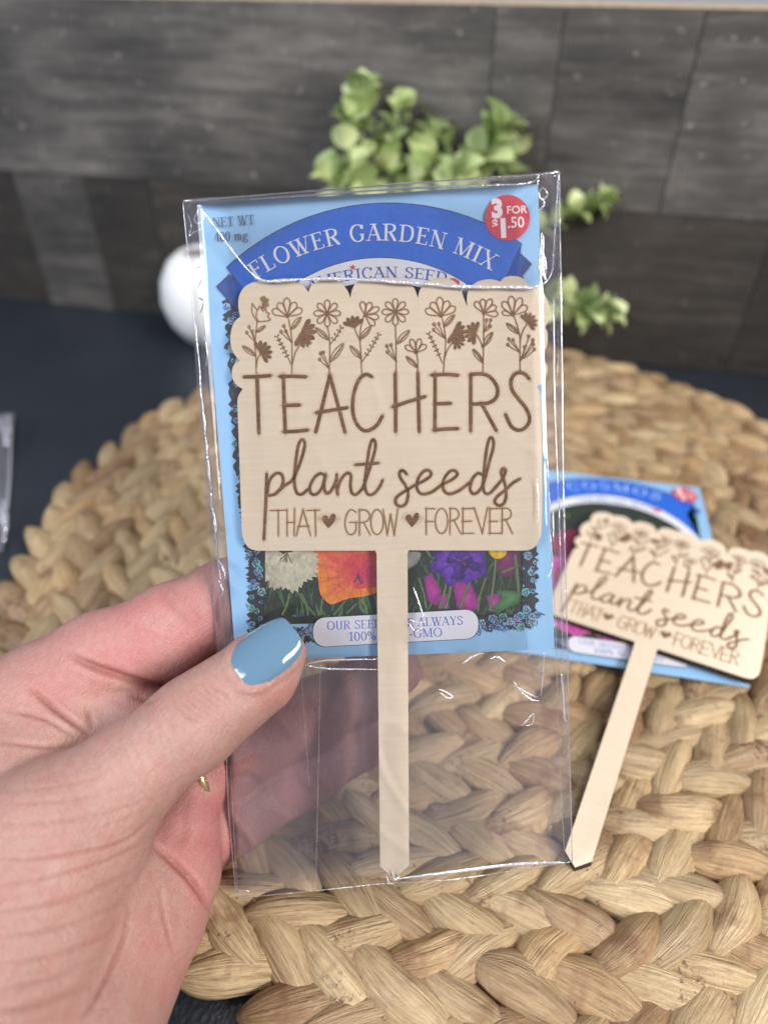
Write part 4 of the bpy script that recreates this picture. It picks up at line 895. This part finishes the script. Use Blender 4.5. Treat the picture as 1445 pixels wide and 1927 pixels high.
for a, b_, r in (((14, 780), (18, 820), .0012), ((4, 792), (12, 838), .0016), ((6, 940), (10, 1000), .0012), ((0, 955), (4, 985), .0014), ((22, 776), (8, 1020), .0006)):
    q = [at_z(*a, 0.008), at_z((a[0]+b_[0])/2+3, (a[1]+b_[1])/2, 0.009), at_z(*b_, 0.008)]; tube('crinkle_glint', [tuple(p-c0) for p in catmull(q, 6)], r, M_GLINT, bag2, 6, flat=0.6)  # highlight streaks laid on as whitened tubes

# ------------------------------------------------------------------ hand: one continuous skin grown round its bones
CH = {
 'thumb': [(536, 1226, .1700, 40), (492, 1264, .1690, 68), (430, 1312, .1672, 74), (365, 1360, .1655, 83), (240, 1462, .1630, 93), (100, 1575, .1595, 140), (-60, 1690, .155, 190)],
 'thenar': [(140, 1600, .1605, 130), (25, 1790, .1500, 185), (-70, 2000, .138, 225), (-260, 2300, .125, 270)],
 'palm': [(336, 1560, .1805, 66), (314, 1640, .1765, 92), (270, 1720, .1710, 114), (182, 1840, .1600, 146), (95, 2000, .1460, 185), (-100, 2300, .13, 230)],
 'pad': [(366, 1490, .184, 40), (355, 1560, .183, 48), (342, 1630, .1795, 62)],
 'middle': [(240, 1490, .1880, 80), (420, 1435, .1925, 68), (580, 1348, .1935, 64), (690, 1290, .1932, 58), (748, 1262, .1930, 46)],
 'ring': [(300, 1590, .186, 80), (440, 1540, .1945, 62), (580, 1455, .1965, 57), (680, 1392, .1965, 50), (706, 1376, .1965, 42)],
 'pinky': [(320, 1650, .186, 66), (430, 1560, .2000, 44), (500, 1510, .2010, 38), (540, 1484, .2010, 32)],
 'index': [(-60, 1400, .1800, 112), (80, 1318, .1855, 104), (190, 1250, .1880, 93), (320, 1188, .1900, 84), (430, 1132, .1908, 76), (540, 1080, .1905, 68), (600, 1055, .190, 52)],
 'web': [(-80, 1440, .175, 125), (110, 1395, .1800, 95), (245, 1368, .1825, 66), (300, 1360, .185, 50)],
 'core': [(60, 1530, .176, 180), (150, 1720, .166, 165), (-150, 1900, .155, 280), (-300, 2300, .14, 260)],
 'back': [(-120, 1480, .180, 170), (-200, 1800, .165, 250)],
}
prim = []
for nm, ch in CH.items():
    for a, b_ in zip(ch[:-1], ch[1:]): prim.append((nm, at(*a[:3]), a[3]*a[2]/FPX, at(*b_[:3]), b_[3]*b_[2]/FPX))
allp = np.array([p for q in prim for p in (q[1], q[3])]); VX = 0.00092
lo = np.maximum(allp.min(0)-0.025, at(-380, 1700, .15)-0.1); hi = allp.max(0)+0.02
lo[0] = max(lo[0], -0.115); lo[1] = max(lo[1], 0.030)
dims = ((hi-lo)/VX).astype(int)+1
gx, gy, gz = [lo[i]+VX*np.arange(dims[i]) for i in range(3)]
def smin(a, b_, k): h = np.clip(0.5+0.5*(b_-a)/k, 0, 1); return b_*(1-h)+a*h-k*h*(1-h)
X, Y, Z = np.meshgrid(gx.astype(np.float32), gy.astype(np.float32), gz.astype(np.float32), indexing='ij')
chains = {}
for nm, A, ra, B, rb in prim:
    d = (B-A).astype(np.float32); dd = float(d@d)
    px, py, pz = X-np.float32(A[0]), Y-np.float32(A[1]), Z-np.float32(A[2])
    t = np.clip((px*d[0]+py*d[1]+pz*d[2])/dd, 0, 1)
    s = np.sqrt((px-t*d[0])**2+(py-t*d[1])**2+(pz-t*d[2])**2)-(ra+(rb-ra)*t).astype(np.float32)
    chains[nm] = s if nm not in chains else smin(chains[nm], s, 0.004)
body = smin(chains['palm'], chains['core'], 0.006); body = smin(body, chains['back'], 0.008); body = smin(body, chains['pad'], 0.004)
body = smin(body, chains['web'], 0.005); body = smin(body, chains['index'], 0.003); body = smin(body, chains['middle'], 0.0025); body = smin(body, chains['ring'], 0.0015); body = smin(body, chains['pinky'], 0.0015)
th = smin(chains['thumb'], chains['thenar'], 0.008); SD = smin(body, th, 0.0014)
SD[0] = SD[-1] = 1e-3; SD[:, 0] = 1e-3; SD[:, -1] = 1e-3; SD[:, :, 0] = 1e-3; SD[:, :, -1] = 1e-3
def surface_nets(S):
    ins = S < 0; c = [ins[i:ins.shape[0]-1+i, j:ins.shape[1]-1+j, k:ins.shape[2]-1+k] for i in (0, 1) for j in (0, 1) for k in (0, 1)]
    cnt = sum(x.astype(np.int8) for x in c); act = (cnt > 0) & (cnt < 8); idx = -np.ones(act.shape, np.int64); ai = np.argwhere(act); idx[act] = np.arange(len(ai))
    acc = np.zeros((len(ai), 3)); w = np.zeros(len(ai)); cor = [(i, j, k) for i in (0, 1) for j in (0, 1) for k in (0, 1)]
    val = [S[ai[:, 0]+i, ai[:, 1]+j, ai[:, 2]+k] for i, j, k in cor]
    for a in range(8):
        for b_ in range(a+1, 8):
            df = [cor[b_][q]-cor[a][q] for q in range(3)]
            if sum(map(abs, df)) != 1: continue
            va, vb = val[a], val[b_]; m = (va < 0) != (vb < 0); t = np.where(m, va/(va-vb+1e-20), 0)
            acc[m] += (np.array(cor[a])+t[:, None]*np.array(df))[m]; w[m] += 1
    P = ai+acc/w[:, None]; F = []
    for ax in range(3):
        s0_ = [slice(None)]*3; s1_ = [slice(None)]*3; s0_[ax] = slice(0, -1); s1_[ax] = slice(1, None)
        a, b_ = ins[tuple(s0_)], ins[tuple(s1_)]
        e = np.argwhere(a != b_); o1, o2 = (ax+1) % 3, (ax+2) % 3
        e = e[(e[:, o1] > 0) & (e[:, o2] > 0) & (e[:, o1] < S.shape[o1]-1) & (e[:, o2] < S.shape[o2]-1)]
        q = []
        for u, v in ((-1, -1), (0, -1), (0, 0), (-1, 0)):
            g = e.copy(); g[:, o1] += u; g[:, o2] += v; q.append(idx[g[:, 0], g[:, 1], g[:, 2]])
        q = np.stack(q, 1); fl_ = a[e[:, 0], e[:, 1], e[:, 2]]; q[~fl_] = q[~fl_][:, ::-1]; F.append(q)
    return P, np.concatenate(F)
HV, HF = surface_nets(SD); HV = lo+HV*VX; del X, Y, Z, chains, SD, body, th
me = bpy.data.meshes.new('hand'); me.from_pydata(HV.tolist(), [], HF.tolist()); me.validate(); hand = bpy.data.objects.new('hand', me); COL.objects.link(hand)
sm = hand.modifiers.new('s', 'SMOOTH'); sm.factor = 0.5; sm.iterations = 4
sb = hand.modifiers.new('d', 'SUBSURF'); sb.levels = 1; sb.render_levels = 1
dg = bpy.context.evaluated_depsgraph_get(); dg.update(); m2 = bpy.data.meshes.new_from_object(hand.evaluated_get(dg)); hand.modifiers.clear(); hand.data = m2; bpy.data.meshes.remove(me)
nv_ = len(m2.vertices); co = np.empty(nv_*3); m2.vertices.foreach_get('co', co); co = co.reshape(-1, 3); no = np.empty(nv_*3); m2.vertices.foreach_get('normal', no); no = no.reshape(-1, 3)
px, dep = project(co); vd = co-CAM; vd /= np.linalg.norm(vd, axis=1)[:, None]; facing = np.clip(-(no*vd).sum(1)*3, 0, 1)
# skin folds, traced as lines across the skin: (points, width px, depth mm, nearest and farthest distance)
folds = [([(292, 1535), (235, 1583), (150, 1606), (60, 1616), (-10, 1613)], 3.7, 0.46, .10, .172), ([(284, 1580), (200, 1622), (100, 1650), (-10, 1666)], 3.7, 0.37, .10, .172), ([(268, 1632), (170, 1680), (80, 1702), (-10, 1714)], 4.6, 0.37, .10, .172),
 ([(250, 1690), (150, 1735), (60, 1754), (-10, 1762)], 4.6, 0.31, .10, .172), ([(230, 1742), (130, 1790), (-10, 1815)], 4.6, 0.31, .10, .17), ([(205, 1795), (100, 1838), (-10, 1864)], 4.6, 0.28, .10, .17), ([(180, 1850), (90, 1882), (-10, 1905)], 8, .4, .1, .17),
 ([(286, 1505), (200, 1532), (100, 1546), (-10, 1552)], 5.1, 0.19, .10, .17), ([(265, 1474), (150, 1502), (-10, 1516)], 5.1, 0.15, .10, .17), ([(230, 1448), (120, 1478), (-10, 1490)], 4.2, 0.12, .10, .17),
 ([(283, 1588), (330, 1625), (368, 1668), (396, 1718)], 7, 1.0, .10, .19), ([(246, 1700), (232, 1770), (190, 1860), (150, 1927)], 4.4, .6, .10, .19), ([(300, 1660), (312, 1730), (330, 1800)], 4.4, .3, .10, .19), ([(345, 1500), (350, 1560), (330, 1600)], 9, .3, .16, .19),
 ([(118, 1222), (165, 1250), (240, 1277), (292, 1291), (335, 1284)], 8, 1.3, .165, .20), ([(50, 1290), (110, 1340), (172, 1384)], 5.4, .9, .10, .20), ([(0, 1335), (80, 1352), (150, 1392)], 4.4, .5, .10, .20), ([(165, 1325), (174, 1378)], 6, .45, .10, .20), ([(-10, 1395), (90, 1405), (165, 1396)], 4.4, .5, .10, .2), ([(230, 1300), (300, 1330)], 6, .4, .16, .2),
 ([(296, 1105), (335, 1148), (372, 1192)], 10, .45, .165, .20), ([(315, 1098), (352, 1140), (386, 1180)], 8, .3, .165, .2), ([(420, 1470), (470, 1462), (500, 1490)], 8, .4, .17, .2), ([(560, 1290), (590, 1340), (600, 1390)], 8, .4, .17, .2), ([(548, 1440), (575, 1480), (590, 1500)], 7, .4, .17, .2)]
kn = []
for k in range(7): kn.append(([(318+k*11, 1300-k*5), (334+k*11, 1330-k*6), (358+k*11, 1352-k*7), (384+k*8, 1362-k*6)], 4.6, .42, .10, .172))
for k in range(3): kn.append(([(420+k*9, 1262-k*6), (436+k*9, 1300-k*4), (462+k*8, 1326-k*3)], 3, .08, .10, .172))
for k in range(16): kn.append(([(300-k*17, 1330+k*9), (330-k*17, 1385+k*10), (350-k*17, 1440+k*10)], 3.0, .07, .10, .172))
for k in range(14): kn.append(([(285-k*3, 1520+k*27), (190, 1560+k*26), (60, 1580+k*26+random.uniform(-9, 9)), (-10, 1585+k*26+random.uniform(-12, 12))], random.uniform(3, 4.5), random.uniform(.02, .10), .12, .172))
disp = np.zeros(nv_)
for pts, w_, dm, d0, d1 in folds+kn:
    Q = np.array(catmull(pts, 8)); bb = (px[:, 0] > Q[:, 0].min()-40) & (px[:, 0] < Q[:, 0].max()+40) & (px[:, 1] > Q[:, 1].min()-40) & (px[:, 1] < Q[:, 1].max()+40) & (dep > d0) & (dep < d1) & (facing > 0)
    ii = np.where(bb)[0]
    if not len(ii): continue
    p = px[ii]; best = np.full(len(ii), 1e9); tt = np.zeros(len(ii))
    for k, (a, b_) in enumerate(zip(Q[:-1], Q[1:])):
        ab = b_-a; t = np.clip(((p-a)@ab)/(ab@ab+1e-9), 0, 1); dd = np.hypot(*(p-a-t[:, None]*ab).T); m = dd < best; best[m] = dd[m]; tt[m] = (k+t[m])/(len(Q)-1)
    fade = np.clip(np.minimum(tt, 1-tt)*3.2, 0.05, 1); prof = np.exp(-(best/w_)**2)-0.15*np.exp(-((best-2.2*w_)/(1.3*w_))**2)
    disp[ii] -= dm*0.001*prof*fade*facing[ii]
# low relief under the skin
lump = np.array([mnoise.noise((c[0]*70, c[1]*70, c[2]*70))*0.00035 for c in co[::1]]) if nv_ < 900000 else 0
co2 = co+no*(disp+lump)[:, None]; m2.vertices.foreach_set('co', co2.ravel()); m2.polygons.foreach_set('use_smooth', [True]*len(m2.polygons)); m2.update()
# skin tone: rosier finger pads, palm and web; tanner back of thumb; bloodless rim beside the nail
def blob(cx, cy, rx, ry, d0=0, d1=1): return np.exp(-(((px[:, 0]-cx)/rx)**2+((px[:, 1]-cy)/ry)**2))*((dep > d0) & (dep < d1))
rose = np.clip(blob(300, 1180, 190, 110, .17, .22)*1.1+blob(120, 1290, 120, 70, .16, .22)*0.5+blob(370, 1600, 90, 130, .165, .22)+blob(580, 1400, 230, 180, .175, .22)*1.0+blob(530, 1300, 50, 50)*0.5+blob(330, 1790, 90, 110, .14, .2)*0.6+blob(400, 1500, 60, 60, .17, .2)*0.8+blob(260, 1370, 90, 50, .175, .2)*0.5, 0, 1)
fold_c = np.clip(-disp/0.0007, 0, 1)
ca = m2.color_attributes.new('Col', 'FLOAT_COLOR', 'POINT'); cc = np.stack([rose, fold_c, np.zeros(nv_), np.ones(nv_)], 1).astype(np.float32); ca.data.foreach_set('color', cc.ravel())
M_SKIN, nt, b = new_mat('skin'); ar = N(nt, 'ShaderNodeAttribute', attribute_name='Col'); sep = N(nt, 'ShaderNodeSeparateColor'); nt.links.new(ar.outputs['Color'], sep.inputs[0])
v = mapped(nt, (1, 1, 1)); n1 = noise(nt, v, 90, 5, 0.6); n2 = noise(nt, v, 420, 3, 0.6)
c = mixc(nt, sep.outputs[0], (0.375, 0.215, 0.178), (0.455, 0.178, 0.172))
c = mixc(nt, ramp(nt, n1, [(0.38, (0, 0, 0)), (0.68, (0.55, 0.55, 0.55))]).outputs[0], c, (0.44, 0.275, 0.232))
c = mixc(nt, ramp(nt, n2, [(0.50, (0, 0, 0)), (0.72, (0.35, 0.35, 0.35))]).outputs[0], c, (0.40, 0.17, 0.13))
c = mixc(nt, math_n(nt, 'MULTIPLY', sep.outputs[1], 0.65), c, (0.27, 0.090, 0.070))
nt.links.new(c, b.inputs['Base Color']); b.inputs['Roughness'].default_value = 0.46; b.inputs['Specular IOR Level'].default_value = 0.4
b.inputs['Subsurface Weight'].default_value = 0.25; b.inputs['Subsurface Radius'].default_value = (1.0, 0.35, 0.18); b.inputs['Subsurface Scale'].default_value = 0.0035
vo = N(nt, 'ShaderNodeTexVoronoi', feature='DISTANCE_TO_EDGE'); vo.inputs['Scale'].default_value = 1500; wv_ = N(nt, 'ShaderNodeVectorMath', operation='ADD'); nz_ = N(nt, 'ShaderNodeTexNoise'); nz_.inputs['Scale'].default_value = 300; nt.links.new(v, nz_.inputs['Vector'])
sc_ = N(nt, 'ShaderNodeVectorMath', operation='SCALE'); sc_.inputs['Scale'].default_value = 0.0012; nt.links.new(nz_.outputs['Color'], sc_.inputs[0]); nt.links.new(v, wv_.inputs[0]); nt.links.new(sc_.outputs[0], wv_.inputs[1]); nt.links.new(wv_.outputs[0], vo.inputs['Vector'])
vc = ramp(nt, vo.outputs['Distance'], [(0.0, (0, 0, 0)), (0.22, (1, 1, 1))]).outputs[0]
# fine crossing skin lines, laid along and across the thumb
ul = m2.uv_layers.new(name='UV'); li = np.empty(len(m2.loops), np.int32); m2.loops.foreach_get('vertex_index', li)
t0_, t1_ = at(240, 1462, .1630), at(492, 1264, .1690); ta = (t1_-t0_)/np.linalg.norm(t1_-t0_); tb_ = np.cross(ta, FW); tb_ /= np.linalg.norm(tb_)
uvv = np.stack([(co-t0_)@ta*100, (co-t0_)@tb_*100], 1).astype(np.float32); ul.data.foreach_set('uv', uvv[li].ravel())
def lines(sx, sy, rot):
    u = N(nt, 'ShaderNodeUVMap'); nzz = N(nt, 'ShaderNodeTexNoise'); nzz.inputs['Scale'].default_value = 2.2; nt.links.new(u.outputs[0], nzz.inputs['Vector']); s_ = N(nt, 'ShaderNodeVectorMath', operation='SCALE'); s_.inputs['Scale'].default_value = 0.5; nt.links.new(nzz.outputs['Color'], s_.inputs[0])
    ad = N(nt, 'ShaderNodeVectorMath', operation='ADD'); nt.links.new(u.outputs[0], ad.inputs[0]); nt.links.new(s_.outputs[0], ad.inputs[1])
    mp = N(nt, 'ShaderNodeMapping'); mp.inputs['Rotation'].default_value = (0, 0, math.radians(rot)); nt.links.new(ad.outputs[0], mp.inputs[0]); m3 = N(nt, 'ShaderNodeMapping'); m3.inputs['Scale'].default_value = (sx, sy, 1); nt.links.new(mp.outputs[0], m3.inputs[0])
    f_ = noise(nt, m3.outputs[0], 1, 2, 0.5); d_ = math_n(nt, 'ABSOLUTE', math_n(nt, 'SUBTRACT', f_, 0.5)); return ramp(nt, d_, [(0.0, (0, 0, 0)), (0.06, (1, 1, 1))]).outputs[0]
la, lb, lc = lines(9, 1.6, 8), lines(1.4, 8, -14), lines(7, 2.2, 48)
ln = math_n(nt, 'ADD', math_n(nt, 'ADD', math_n(nt, 'MULTIPLY', la, 0.5), math_n(nt, 'MULTIPLY', lb, 0.6)), math_n(nt, 'MULTIPLY', lc, 0.35))
hh = math_n(nt, 'ADD', math_n(nt, 'ADD', math_n(nt, 'MULTIPLY', vc, 0.30), math_n(nt, 'MULTIPLY', n2, 0.4)), math_n(nt, 'MULTIPLY', ln, 0.55)); bump(nt, b, hh, 0.5, 0.00038)
n3 = noise(nt, v, 170, 3, 0.6); c = mixc(nt, ramp(nt, n3, [(0.46, (0, 0, 0)), (0.70, (0.30, 0.30, 0.30))]).outputs[0], c, (0.42, 0.150, 0.135))
c = mixc(nt, math_n(nt, 'MULTIPLY', math_n(nt, 'SUBTRACT', 1.45, ln), 0.17), c, (0.24, 0.085, 0.065)); nt.links.new(c, b.inputs['Base Color'])
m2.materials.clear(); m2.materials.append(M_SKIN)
tag(hand, 'bare hand with a glossy pale blue thumbnail pinching the clear bag', 'hand')
# thumbnail
M_NAIL, nt, b = new_mat('blue_nail_polish'); b.inputs['Base Color'].default_value = (*lin(108, 144, 172, 0.66), 1); b.inputs['Roughness'].default_value = 0.09; b.inputs['Coat Weight'].default_value = 0.8; b.inputs['Coat Roughness'].default_value = 0.03
f = noise(nt, mapped(nt, (1, 1, 1)), 160, 2); bump(nt, b, f, 0.35, 0.0006)
pA, pB = at(430, 1312, .1672), at(536, 1226, .1700); ax = (pB-pA)/np.linalg.norm(pB-pA)
tow = -ray(494, 1228); tow = tow-ax*(tow@ax); tow /= np.linalg.norm(tow); sd_ = np.cross(ax, tow)     # sideways
if sd_@UP < 0: sd_ = -sd_
tl = math.radians(24); nn_ = tow*math.cos(tl)+sd_*math.sin(tl); ss_ = sd_*math.cos(tl)-tow*math.sin(tl)
nu, nv = 22, 26; V = []; F = []
RN = 0.0092; HALF = 0.0067; q0, q1 = at(449, 1262, .1605), at(546, 1189, .1622); 
cen = at(494, 1264, .1690)
l0 = float((at(436, 1276, .160)-cen)@ax); l1 = float((at(553, 1184, .161)-cen)@ax)
def nail_pt(s, t, lift):
    # s across -1..1, t along 0..1; rounded-square outline
    ct = 2*t-1; k = (1-abs(ct)**3.6)**(1/3.6) if abs(ct) < 1 else 0
    k = max(k, 0.0); wdt = HALF*(0.90+0.10*t)*k
    if t < 0.5: wdt = HALF*(0.92)*((1-abs(ct)**3.2)**(1/3.2))
    th_ = s*wdt/RN*1.02
    a = l0+(l1-l0)*t; crown = 0.0007*math.sin(pi*min(1, t*1.05+0.05))-0.0005*t*t
    return cen+ax*a+(nn_*math.cos(th_)+ss_*math.sin(th_))*(RN+crown+lift)
for lift in (0.00055, 0.0):
    for j in range(nv+1):
        for i in range(nu+1):
            s = -1+2*i/nu; t = 0.5-0.5*math.cos(pi*j/nv); e = (abs(s)**8); V.append(nail_pt(s, t, lift*(1-0.8*e)*(1 if 0 < j < nv else 0.2)))
W_ = nu+1; K_ = W_*(nv+1)
for j in range(nv):
    for i in range(nu): a = j*W_+i; F.append([a, a+1, a+W_+1, a+W_]); F.append([K_+a, K_+a+W_, K_+a+W_+1, K_+a+1])
nl = mesh_obj('thumbnail', V, F, M_NAIL, hand, smooth=True); bm = bmesh.new(); bm.from_mesh(nl.data); bmesh.ops.recalc_face_normals(bm, faces=bm.faces[:]); bm.to_mesh(nl.data); bm.free(); nl['label'] = 'glossy pale blue painted thumbnail'
# skin stands up a little along the cuticle and sides of the nail
edge = [nail_pt(-1, t, 0) for t in np.linspace(0.75, 0.02, 20)]+[nail_pt(1, t, 0) for t in np.linspace(0.02, 0.75, 20)]
ep, _ = project(np.array(edge)); ii = np.where((px[:, 0] > 395) & (px[:, 0] < 600) & (px[:, 1] > 1130) & (px[:, 1] < 1330) & (dep < .174) & (facing > 0))[0]; p = px[ii]; best = np.full(len(ii), 1e9)
for a, b_ in zip(ep[:-1], ep[1:]):
    ab = b_-a; t = np.clip(((p-a)@ab)/(ab@ab+1e-9), 0, 1); best = np.minimum(best, np.hypot(*(p-a-t[:, None]*ab).T))
co2[ii] += no[ii]*(0.00055*np.exp(-((best-3)/7.0)**2))[:, None]; m2.vertices.foreach_set('co', co2.ravel()); m2.update()
# gold ring
M_GOLD, nt, b = new_mat('gold'); b.inputs['Base Color'].default_value = (0.85, 0.58, 0.28, 1); b.inputs['Metallic'].default_value = 1; b.inputs['Roughness'].default_value = 0.18
ra, rb = at(300, 1485, .1885), at(420, 1435, .1905); rd = (rb-ra)/np.linalg.norm(rb-ra); rc = at(390, 1440, .1915); u_ = np.cross(rd, UP); u_ /= np.linalg.norm(u_); w_ = np.cross(rd, u_); rr = 70*.1915/FPX+0.0006
rg = tube('finger_ring', [tuple(u_*rr*math.cos(a)+w_*rr*math.sin(a)) for a in np.linspace(0, 2*pi, 48, endpoint=False)], 0.0013, M_GOLD, None, 10, closed=True, flat=1, nrm=tuple(rd)); rg.location = rc
tag(rg, 'thin gold ring on the finger tucked beneath the thumb', 'ring')

# ------------------------------------------------------------------ potted eucalyptus in front of the planks
M_LEAF, nt, b = new_mat('eucalyptus_leaf'); oi = N(nt, 'ShaderNodeObjectInfo'); ge = N(nt, 'ShaderNodeTexCoord'); sx_ = N(nt, 'ShaderNodeSeparateXYZ'); nt.links.new(ge.outputs['Object'], sx_.inputs[0])
f = noise(nt, mapped(nt, (90, 90, 90)), 1, 3)
c = ramp(nt, math_n(nt, 'ADD', math_n(nt, 'MULTIPLY', oi.outputs['Random'], 0.7), math_n(nt, 'MULTIPLY', f, 0.3)), [(0.10, (0.14, 0.215, 0.085)), (0.42, (0.44, 0.54, 0.22)), (0.80, (0.68, 0.74, 0.40))]).outputs[0]
nt.links.new(c, b.inputs['Base Color']); b.inputs['Roughness'].default_value = 0.5
tlb = N(nt, 'ShaderNodeBsdfTranslucent'); nt.links.new(c, tlb.inputs[0]); mx = N(nt, 'ShaderNodeMixShader'); mx.inputs[0].default_value = 0.25; nt.links.new(b.outputs[0], mx.inputs[1]); nt.links.new(tlb.outputs[0], mx.inputs[2]); nt.links.new(mx.outputs[0], nt.nodes['Material Output'].inputs[0])
M_STEM, nt, b = new_mat('green_stem'); b.inputs['Base Color'].default_value = (0.10, 0.15, 0.05, 1)
M_CER, nt, b = new_mat('white_ceramic'); f = noise(nt, mapped(nt, (60, 60, 60)), 1, 3); nt.links.new(ramp(nt, f, [(0.3, (0.74, 0.74, 0.75)), (0.7, (0.82, 0.82, 0.82))]).outputs[0], b.inputs['Base Color']); b.inputs['Roughness'].default_value = 0.30
M_SOIL, nt, b = new_mat('potting_moss'); f = noise(nt, mapped(nt, (400, 400, 400)), 1, 4); nt.links.new(ramp(nt, f, [(0.3, (0.02, 0.015, 0.008)), (0.7, (0.09, 0.07, 0.03))]).outputs[0], b.inputs['Base Color'])
def lathe(name, prof, m, parent, seg=48):
    V = []; F = []; n = len(prof)
    for k in range(seg):
        a = 2*pi*k/seg
        for r, z in prof: V.append((r*math.cos(a), r*math.sin(a), z))
    for k in range(seg):
        k2 = (k+1) % seg
        for i in range(n-1): F.append([k*n+i, k2*n+i, k2*n+i+1, k*n+i+1])
    return mesh_obj(name, V, F, m, parent, smooth=True)
def leaf_mesh(seed):
    r = random.Random(seed); V = []; F = []; n, m = 9, 8; cup = r.uniform(0.10, 0.35); fold = r.uniform(0.1, 0.35); tipy = r.uniform(-0.25, 0.15); asp = r.uniform(0.80, 1.0)
    for j in range(m+1):
        t = j/m; hw = asp*0.56*(math.sin(pi*min(1, t**0.82))**0.62) if 0 < t < 1 else 0.02
        for i in range(n):
            s = -1+2*i/(n-1); x = s*hw; V.append((x, t, cup*(x*x)*1.6+fold*abs(x)*0.8-0.35*(t-0.4)**2+tipy*t*t))
    for j in range(m):
        for i in range(n-1): a = j*n+i; F.append([a, a+1, a+n+1, a+n])
    o = mesh_obj('leaf', V, F, M_LEAF, None, smooth=True); d = o.data; bpy.data.objects.remove(o); return d
LM = [leaf_mesh(s) for s in range(9)]
base = at_z(850, 640, 0.0); base = np.array([0.050, 0.372, 0.0])
plant = empty('eucalyptus_plant', Matrix.Translation(Vector(base))); tag(plant, 'leafy pale green eucalyptus plant behind the held bag', 'plant')
lathe('pot', [(0.0, 0.0), (0.024, 0.0), (0.028, 0.004), (0.033, 0.040), (0.034, 0.046), (0.031, 0.046), (0.030, 0.040), (0.0, 0.040)], M_CER, plant, 36)
lathe('moss', [(0.0305, 0.0402), (0.02, 0.043), (0.0, 0.0445)], M_SOIL, plant, 24)
D0 = 0.372
def dpt(p): return D0+p
stems = [  # path in photo pixels with depth offsets; leaf size px; number of pairs
 ([(800, 620, .03), (720, 480, .012), (668, 340, .0), (672, 240, -.004), (680, 165, -.006)], 62, 9, 'a'),
 ([(800, 620, .03), (735, 470, .012), (652, 385, -.01), (620, 330, -.015)], 60, 4, 'a'),
 ([(805, 620, .03), (760, 450, .012), (735, 320, .0), (742, 240, .0), (758, 190, -.002)], 50, 5, 'a'),
 ([(820, 620, .03), (800, 440, .02), (800, 320, .012), (815, 240, .01)], 66, 6, 'b'),
 ([(830, 620, .03), (845, 430, .018), (880, 330, .0), (930, 265, -.01), (940, 245, -.012)], 74, 6, 'a'),
 ([(835, 620, .03), (870, 430, .03), (890, 290, .03), (893, 180, .03)], 46, 6, 'b'),
 ([(840, 620, .03), (920, 420, .02), (968, 290, .01), (995, 220, .01), (1028, 165, .008)], 52, 9, 'a'),
 ([(840, 620, .03), (950, 480, .02), (1050, 410, .012), (1100, 385, .01), (1140, 375, .01)], 50, 7, 'a'),
 ([(845, 630, .03), (960, 560, .015), (1060, 570, .0), (1110, 585, -.004), (1145, 590, -.004)], 56, 7, 'a'),
 ([(845, 620, .03), (880, 450, .02), (850, 330, .015), (850, 230, .02)], 56, 6, 'b'),
 ([(815, 620, .03), (690, 420, .02), (720, 320, .02), (715, 260, .015)], 62, 5, 'b'),
 ([(800, 620, .03), (700, 460, .0), (690, 380, -.012), (655, 290, -.012), (660, 215, -.01)], 58, 6, 'a'),
 ([(830, 620, .03), (820, 450, .01), (840, 370, -.005), (865, 320, -.012)], 66, 4, 'a'),
 ([(830, 620, .03), (780, 450, .01), (770, 370, .0), (790, 290, .0)], 62, 5, 'b')]
for path, size, npair, kind in stems:
    P = [at(x, y, dpt(d)) for x, y, d in path]; P[0] = np.array([base[0]+random.uniform(-.008, .008), base[1]+random.uniform(-.008, .008), 0.041]); Q = catmull(P, 8)
    st = tube('stem', [tuple(q-base) for q in Q], 0.0011, M_STEM, plant, 6, rf=lambda t: 1.2-0.7*t)
    n = len(Q); R_ = random.Random(int(path[-1][0]))
    npair = int(npair*1.45)
    for k in range(npair+1):
        t = 0.42+0.58*k/npair if kind == 'a' else 0.35+0.65*k/npair
        i = min(n-2, int(t*(n-1))); p = Q[i]; d = Q[min(n-1, i+1)]-Q[max(0, i-1)]; d = Vector(d).normalized()
        spin = k*pi/2+R_.uniform(-.5, .5); ref = Vector(-FW); a1 = d.cross(ref).normalized(); a2 = d.cross(a1)
        for sg in ((0, pi) if k < npair else (0, pi, pi/2)):
            out = a1*math.cos(spin*0.55+sg)+a2*math.sin(spin*0.55+sg)
            ld = (out*0.85+d*(0.55 if k < npair else 1.3)+Vector((0, 0, 0.15))).normalized()
            nrm = (d*0.8+Vector((0, -0.35, 0.5))+Vector((R_.uniform(-.5, .5), R_.uniform(-.5, .5), R_.uniform(-.3, .5)))).normalized(); xx = ld.cross(nrm).normalized(); nrm = xx.cross(ld)
            s = 0.86*size*(1-0.35*max(0, t-0.6))*R_.uniform(0.78, 1.12)*D0/FPX
            o = bpy.data.objects.new('leaf', LM[R_.randrange(len(LM))]); COL.objects.link(o); o.parent = st
            M = Matrix((xx, ld, nrm)).transposed().to_4x4(); o.matrix_local = Matrix.Translation(Vector(p-base)) @ M @ Matrix.Diagonal((s*1.12, s, s, 1))
# ------------------------------------------------------------------ round white vase beside it
vc = at_z(420, 652, 0.0); q = at(402, 556, 0.385)
vase_r = 0.0295
vase = lathe('vase', [(0.0, 0.0), (0.012, 0.0), (0.019, 0.004), (0.0265, 0.016), (0.0295, 0.029), (0.0275, 0.042), (0.0215, 0.053), (0.0150, 0.0580), (0.0110, 0.0592), (0.0098, 0.0588), (0.0100, 0.0570), (0.0140, 0.0555), (0.019, 0.052), (0.025, 0.042), (0.0, 0.010)], M_CER, None)
q = at_z(390, 560, 0.028); vase.location = (q[0], q[1], 0); vase.scale = (0.98, 0.98, 0.98); tag(vase, 'small round white ceramic vase half hidden by the held bag', 'vase')
